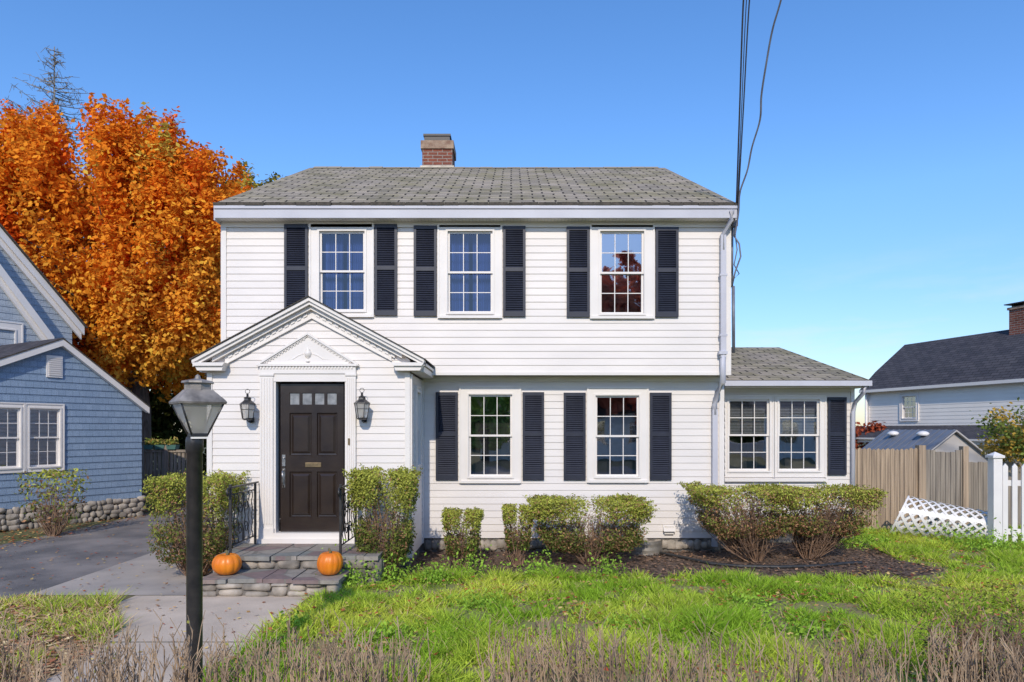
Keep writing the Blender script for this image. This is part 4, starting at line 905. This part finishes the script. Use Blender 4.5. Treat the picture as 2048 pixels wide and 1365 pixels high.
make('roof',r,[SHEDR,SHEDM],sh)
for yy in(17.9,19.3):
    v=MB(); v.lathe([(.14,0),(.16,.06),(.10,.11),(.02,.13)],(10.78,yy,1.74),12); make('roof_vent',v,PICKET,sh)
bf=empty('board_fence',(7.2,12.9,0),'natural wooden stockade fence with weathered gate','fence')
b=MB(); Yf=12.84; x=5.8; rf_=random.Random(5)
while x<7.62:
    w_=.088; h=Z(897,Yf)+rf_.uniform(-.015,.015); b.ext([(x,Yf,.04),(x+w_-.008,Yf,.04),(x+w_-.008,Yf,h-.03),(x+w_*.5,Yf,h),(x,Yf,h-.03)],(0,.02,0)); x+=w_
for zz in(.3,.85,1.4): b.box(5.8,7.65,Yf+.02,Yf+.06,zz,zz+.08)
make('panel',b,WOOD,bf)
b=MB(); b.box(7.63,7.76,Yf-.05,Yf+.08,0,Z(891,Yf)); b.box(8.46,8.56,Yf-.05,Yf+.08,0,Z(893,Yf)); make('post',b,WOOD,bf)
b=MB(); x=7.78
while x<8.44:
    h=Z(899,Yf)+rf_.uniform(-.01,.01)-.05*math.sin((x-7.78)/.66*math.pi); b.box(x,x+.086,Yf-.01,Yf+.01,.06,h); x+=.094
for zz in(.3,1.3): b.box(7.78,8.44,Yf+.011,Yf+.04,zz,zz+.08)
make('gate',b,WOODG,bf,label='weathered grey board gate')
b=MB(); x=8.6
while x<13: b.box(x,x+.086,Yf+.3,Yf+.32,.04,Z(925,Yf+.3)+rf_.uniform(-.01,.01)); x+=.095
b.box(8.6,13,Yf+.32,Yf+.35,.9,1.0); make('rear_panel',b,WOODG,bf)
pf=empty('picket_fence',(8.2,10.8,0),'white vinyl picket fence with square capped post','fence')
Yw=11.0; b=MB(); xp=X(1990,Yw); b.box(xp-.07,xp+.07,Yw-.07,Yw+.07,0,Z(916,Yw)); b.box(xp-.095,xp+.095,Yw-.095,Yw+.095,Z(916,Yw),Z(911,Yw)); b.add([(xp-.085,Yw-.085,Z(911,Yw)),(xp+.085,Yw-.085,Z(911,Yw)),(xp+.085,Yw+.085,Z(911,Yw)),(xp-.085,Yw+.085,Z(911,Yw)),(xp,Yw,Z(904,Yw))],[(0,1,4),(1,2,4),(2,3,4),(3,0,4)]); make('post',b,PICKET,pf)
Mp=Matrix.Translation((xp+.07,Yw,0))@Matrix.Rotation(math.radians(-12),4,'Z'); b=MB(Mp)
for zz in(.22,1.0): b.box(0,2.2,-.02,.02,zz,zz+.09)
x=.03
while x<2.1: 
    h=1.36; b.ext([(x,-.045,.1),(x+.075,-.045,.1),(x+.075,-.045,h-.05),(x+.037,-.045,h),(x,-.045,h-.05)],(0,.022,0)); x+=.135
make('picket_panel',b,PICKET,pf)
# lattice roll
lat=MB(); A=Vector((7.90,11.30,0)); B=Vector((6.78,12.0,0)); axd=(B-A).normalized(); perp=Vector((-axd.y,axd.x,0)); Ln=(B-A).length; VL=1.95
def roll(u,v,off=0):
    th=v/.31; rad=.27+off; th+=math.radians(25)
    fl=1+.36*max(0.0,u/Ln)**1.2
    return A+axd*(u-.16*math.sin(th)*max(0.0,u/Ln))+perp*(rad*fl*math.cos(th))+Vector((0,0,.27*fl+rad*fl*math.sin(th)+.012))
def strip(u0,v0,du,dv,L,wd,off):
    n=int(L/.05); d=Vector((du,dv)).normalized(); p=Vector((-d.y,d.x))*wd/2; prev=None
    for i in range(n+1):
        c=Vector((u0,v0))+d*(L*i/n)
        if c.x<-.01 or c.x>Ln+.01 or c.y<0 or c.y>VL: prev=None; continue
        q=(roll(c.x-p.x,c.y-p.y,off),roll(c.x+p.x,c.y+p.y,off))
        if prev: lat.quad([prev[0],q[0],q[1],prev[1]])
        prev=q
s_=-VL
while s_<Ln+VL:
    strip(s_,0,1,1,VL*1.5,.036,.003); strip(s_,0,-1,1,VL*1.5,.036,-.003); s_+=.15
for vv in(0,VL): 
    n=30
    for i in range(n): lat.quad([roll(Ln*i/n,vv),roll(Ln*(i+1)/n,vv),roll(Ln*(i+1)/n,min(VL,vv+.04) if vv==0 else vv-.04),roll(Ln*i/n,min(VL,vv+.04) if vv==0 else vv-.04)])
for uu in (0,Ln-.03):
    for i in range(60):
        a_,b_=VL*i/60,VL*(i+1)/60; lat.quad([roll(uu,a_,.005),roll(uu+.03,a_,.005),roll(uu+.03,b_,.005),roll(uu,b_,.005)])
make('lattice_roll',lat,PICKET,None,label='rolled sheet of white plastic garden lattice on the grass',category='lattice')
# ============================================================ cables
def cable(pts,r,m,label):
    c=MB(); f=[]; n=len(pts)
    P=[Vector(p) for p in pts]
    for i in range(n-1):
        p0=P[max(i-1,0)];p1=P[i];p2=P[i+1];p3=P[min(i+2,n-1)]
        for k in range(12):
            t=k/12; f.append(.5*((2*p1)+(p2-p0)*t+(2*p0-5*p1+4*p2-p3)*t*t+(3*p1-p0-3*p2+p3)*t**3))
    f.append(P[-1]); c.tube(f,r,6); make('overhead_cable',c,m,None,label=label,category='cable',group='overhead service cables')
def cp(px,py,Y): return (X(px,Y),Y,Z(py,Y))
for a,b,r in((1487,1472,.011),(1493,1474,.006),(1499,1475,.009)):
    p0=Vector(cp(b,430,10.15)); p1=Vector(cp(a,0,8.7)); d=(p1-p0); m=(p0+p1)/2; cable([p0,m,p1,p1+d*.25+Vector((.05,0,0)),p1+Vector((1.2,-.9,1.5)),p1+Vector((5,-3,2.4)),p1+Vector((18,-11,3.0))],r,CABLE,'taut dark overhead service cable attached to the house corner')
p1=Vector(cp(1562,0,8.7)); cable([cp(1470,470,10.15),cp(1477,425,10.05),cp(1480,385,9.95),cp(1495,340,9.8),cp(1504,295,9.65),cp(1520,240,9.45),cp(1523,190,9.3),cp(1533,125,9.1),cp(1545,60,8.9),p1,p1+Vector((.05,-.3,.5)),p1+Vector((1.2,-.9,1.3)),p1+Vector((5,-3,2.2)),p1+Vector((18,-11,2.8))],.013,CABLE2,'slack grey telephone cable sagging to the house corner')
# ============================================================ light, world, camera
el,az_=34.0,-4.0
dirv=Vector((-math.sin(math.radians(az_))*math.cos(math.radians(el)),math.cos(math.radians(az_))*math.cos(math.radians(el)),-math.sin(math.radians(el))))
sl_=bpy.data.lights.new('sun','SUN'); sl_.energy=3.2; sl_.angle=math.radians(.8); sl_.color=(1,.90,.76)
so=bpy.data.objects.new('sun',sl_); scene.collection.objects.link(so); so.rotation_euler=dirv.to_track_quat('-Z','Y').to_euler()
w=bpy.data.worlds.new('World'); scene.world=w; w.use_nodes=True; nt=w.node_tree; bg=nt.nodes['Background']; L=nt.links
sk=nt.nodes.new('ShaderNodeTexSky'); sk.sky_type='NISHITA'; sk.sun_disc=False; sk.sun_elevation=math.radians(el); sk.sun_rotation=math.radians(180-az_); sk.air_density=1.0; sk.dust_density=.3; sk.ozone_density=3.0
tc=N(nt,'ShaderNodeTexCoord'); sx=N(nt,'ShaderNodeSeparateXYZ'); L.new(tc.outputs['Generated'],sx.inputs[0])
mr=N(nt,'ShaderNodeMapRange'); mr.inputs['From Min'].default_value=0; mr.inputs['From Max'].default_value=.30; mr.inputs['To Min'].default_value=.82; mr.inputs['To Max'].default_value=1.5; L.new(sx.outputs[2],mr.inputs[0])
hs=N(nt,'ShaderNodeHueSaturation'); hs.inputs['Saturation'].default_value=1.2; L.new(sk.outputs[0],hs.inputs['Color']); L.new(mr.outputs[0],hs.inputs['Value'])
tn=N(nt,'ShaderNodeMix',data_type='RGBA',blend_type='MULTIPLY'); tn.inputs[0].default_value=1; tn.inputs[7].default_value=(.96,.94,1.02,1); L.new(hs.outputs[0],tn.inputs[6])
mp=N(nt,'ShaderNodeMapping'); mp.inputs['Scale'].default_value=(2.2,2.2,11); L.new(tc.outputs['Generated'],mp.inputs[0])
cn=N(nt,'ShaderNodeTexNoise',Scale=2.2,Detail=8,Roughness=.6); L.new(mp.outputs[0],cn.inputs['Vector'])
cr=N(nt,'ShaderNodeValToRGB'); cr.color_ramp.elements[0].position=.50; cr.color_ramp.elements[1].position=.76; cr.color_ramp.elements[1].color=(.5,.5,.5,1); L.new(cn.outputs[0],cr.inputs[0])
bd=N(nt,'ShaderNodeMapRange'); bd.inputs['From Min'].default_value=.24; bd.inputs['From Max'].default_value=.10; L.new(sx.outputs[2],bd.inputs[0])
ml=N(nt,'ShaderNodeMath',operation='MULTIPLY'); L.new(cr.outputs[0],ml.inputs[0]); L.new(bd.outputs[0],ml.inputs[1])
cm=N(nt,'ShaderNodeMix',data_type='RGBA'); L.new(ml.outputs[0],cm.inputs[0]); L.new(tn.outputs[2],cm.inputs[6]); cm.inputs[7].default_value=(5.6,5.8,6.2,1)
L.new(cm.outputs[2],bg.inputs[0]); bg.inputs[1].default_value=.15
cam=bpy.data.cameras.new('camera'); co=bpy.data.objects.new('camera',cam); scene.collection.objects.link(co)
co.location=(0,0,H); co.rotation_euler=(math.radians(90),0,0); cam.sensor_width=36; cam.lens=36*F/2048; cam.shift_y=(HY-682.5)/2048; cam.clip_end=2000; cam.clip_start=.1
scene.camera=co
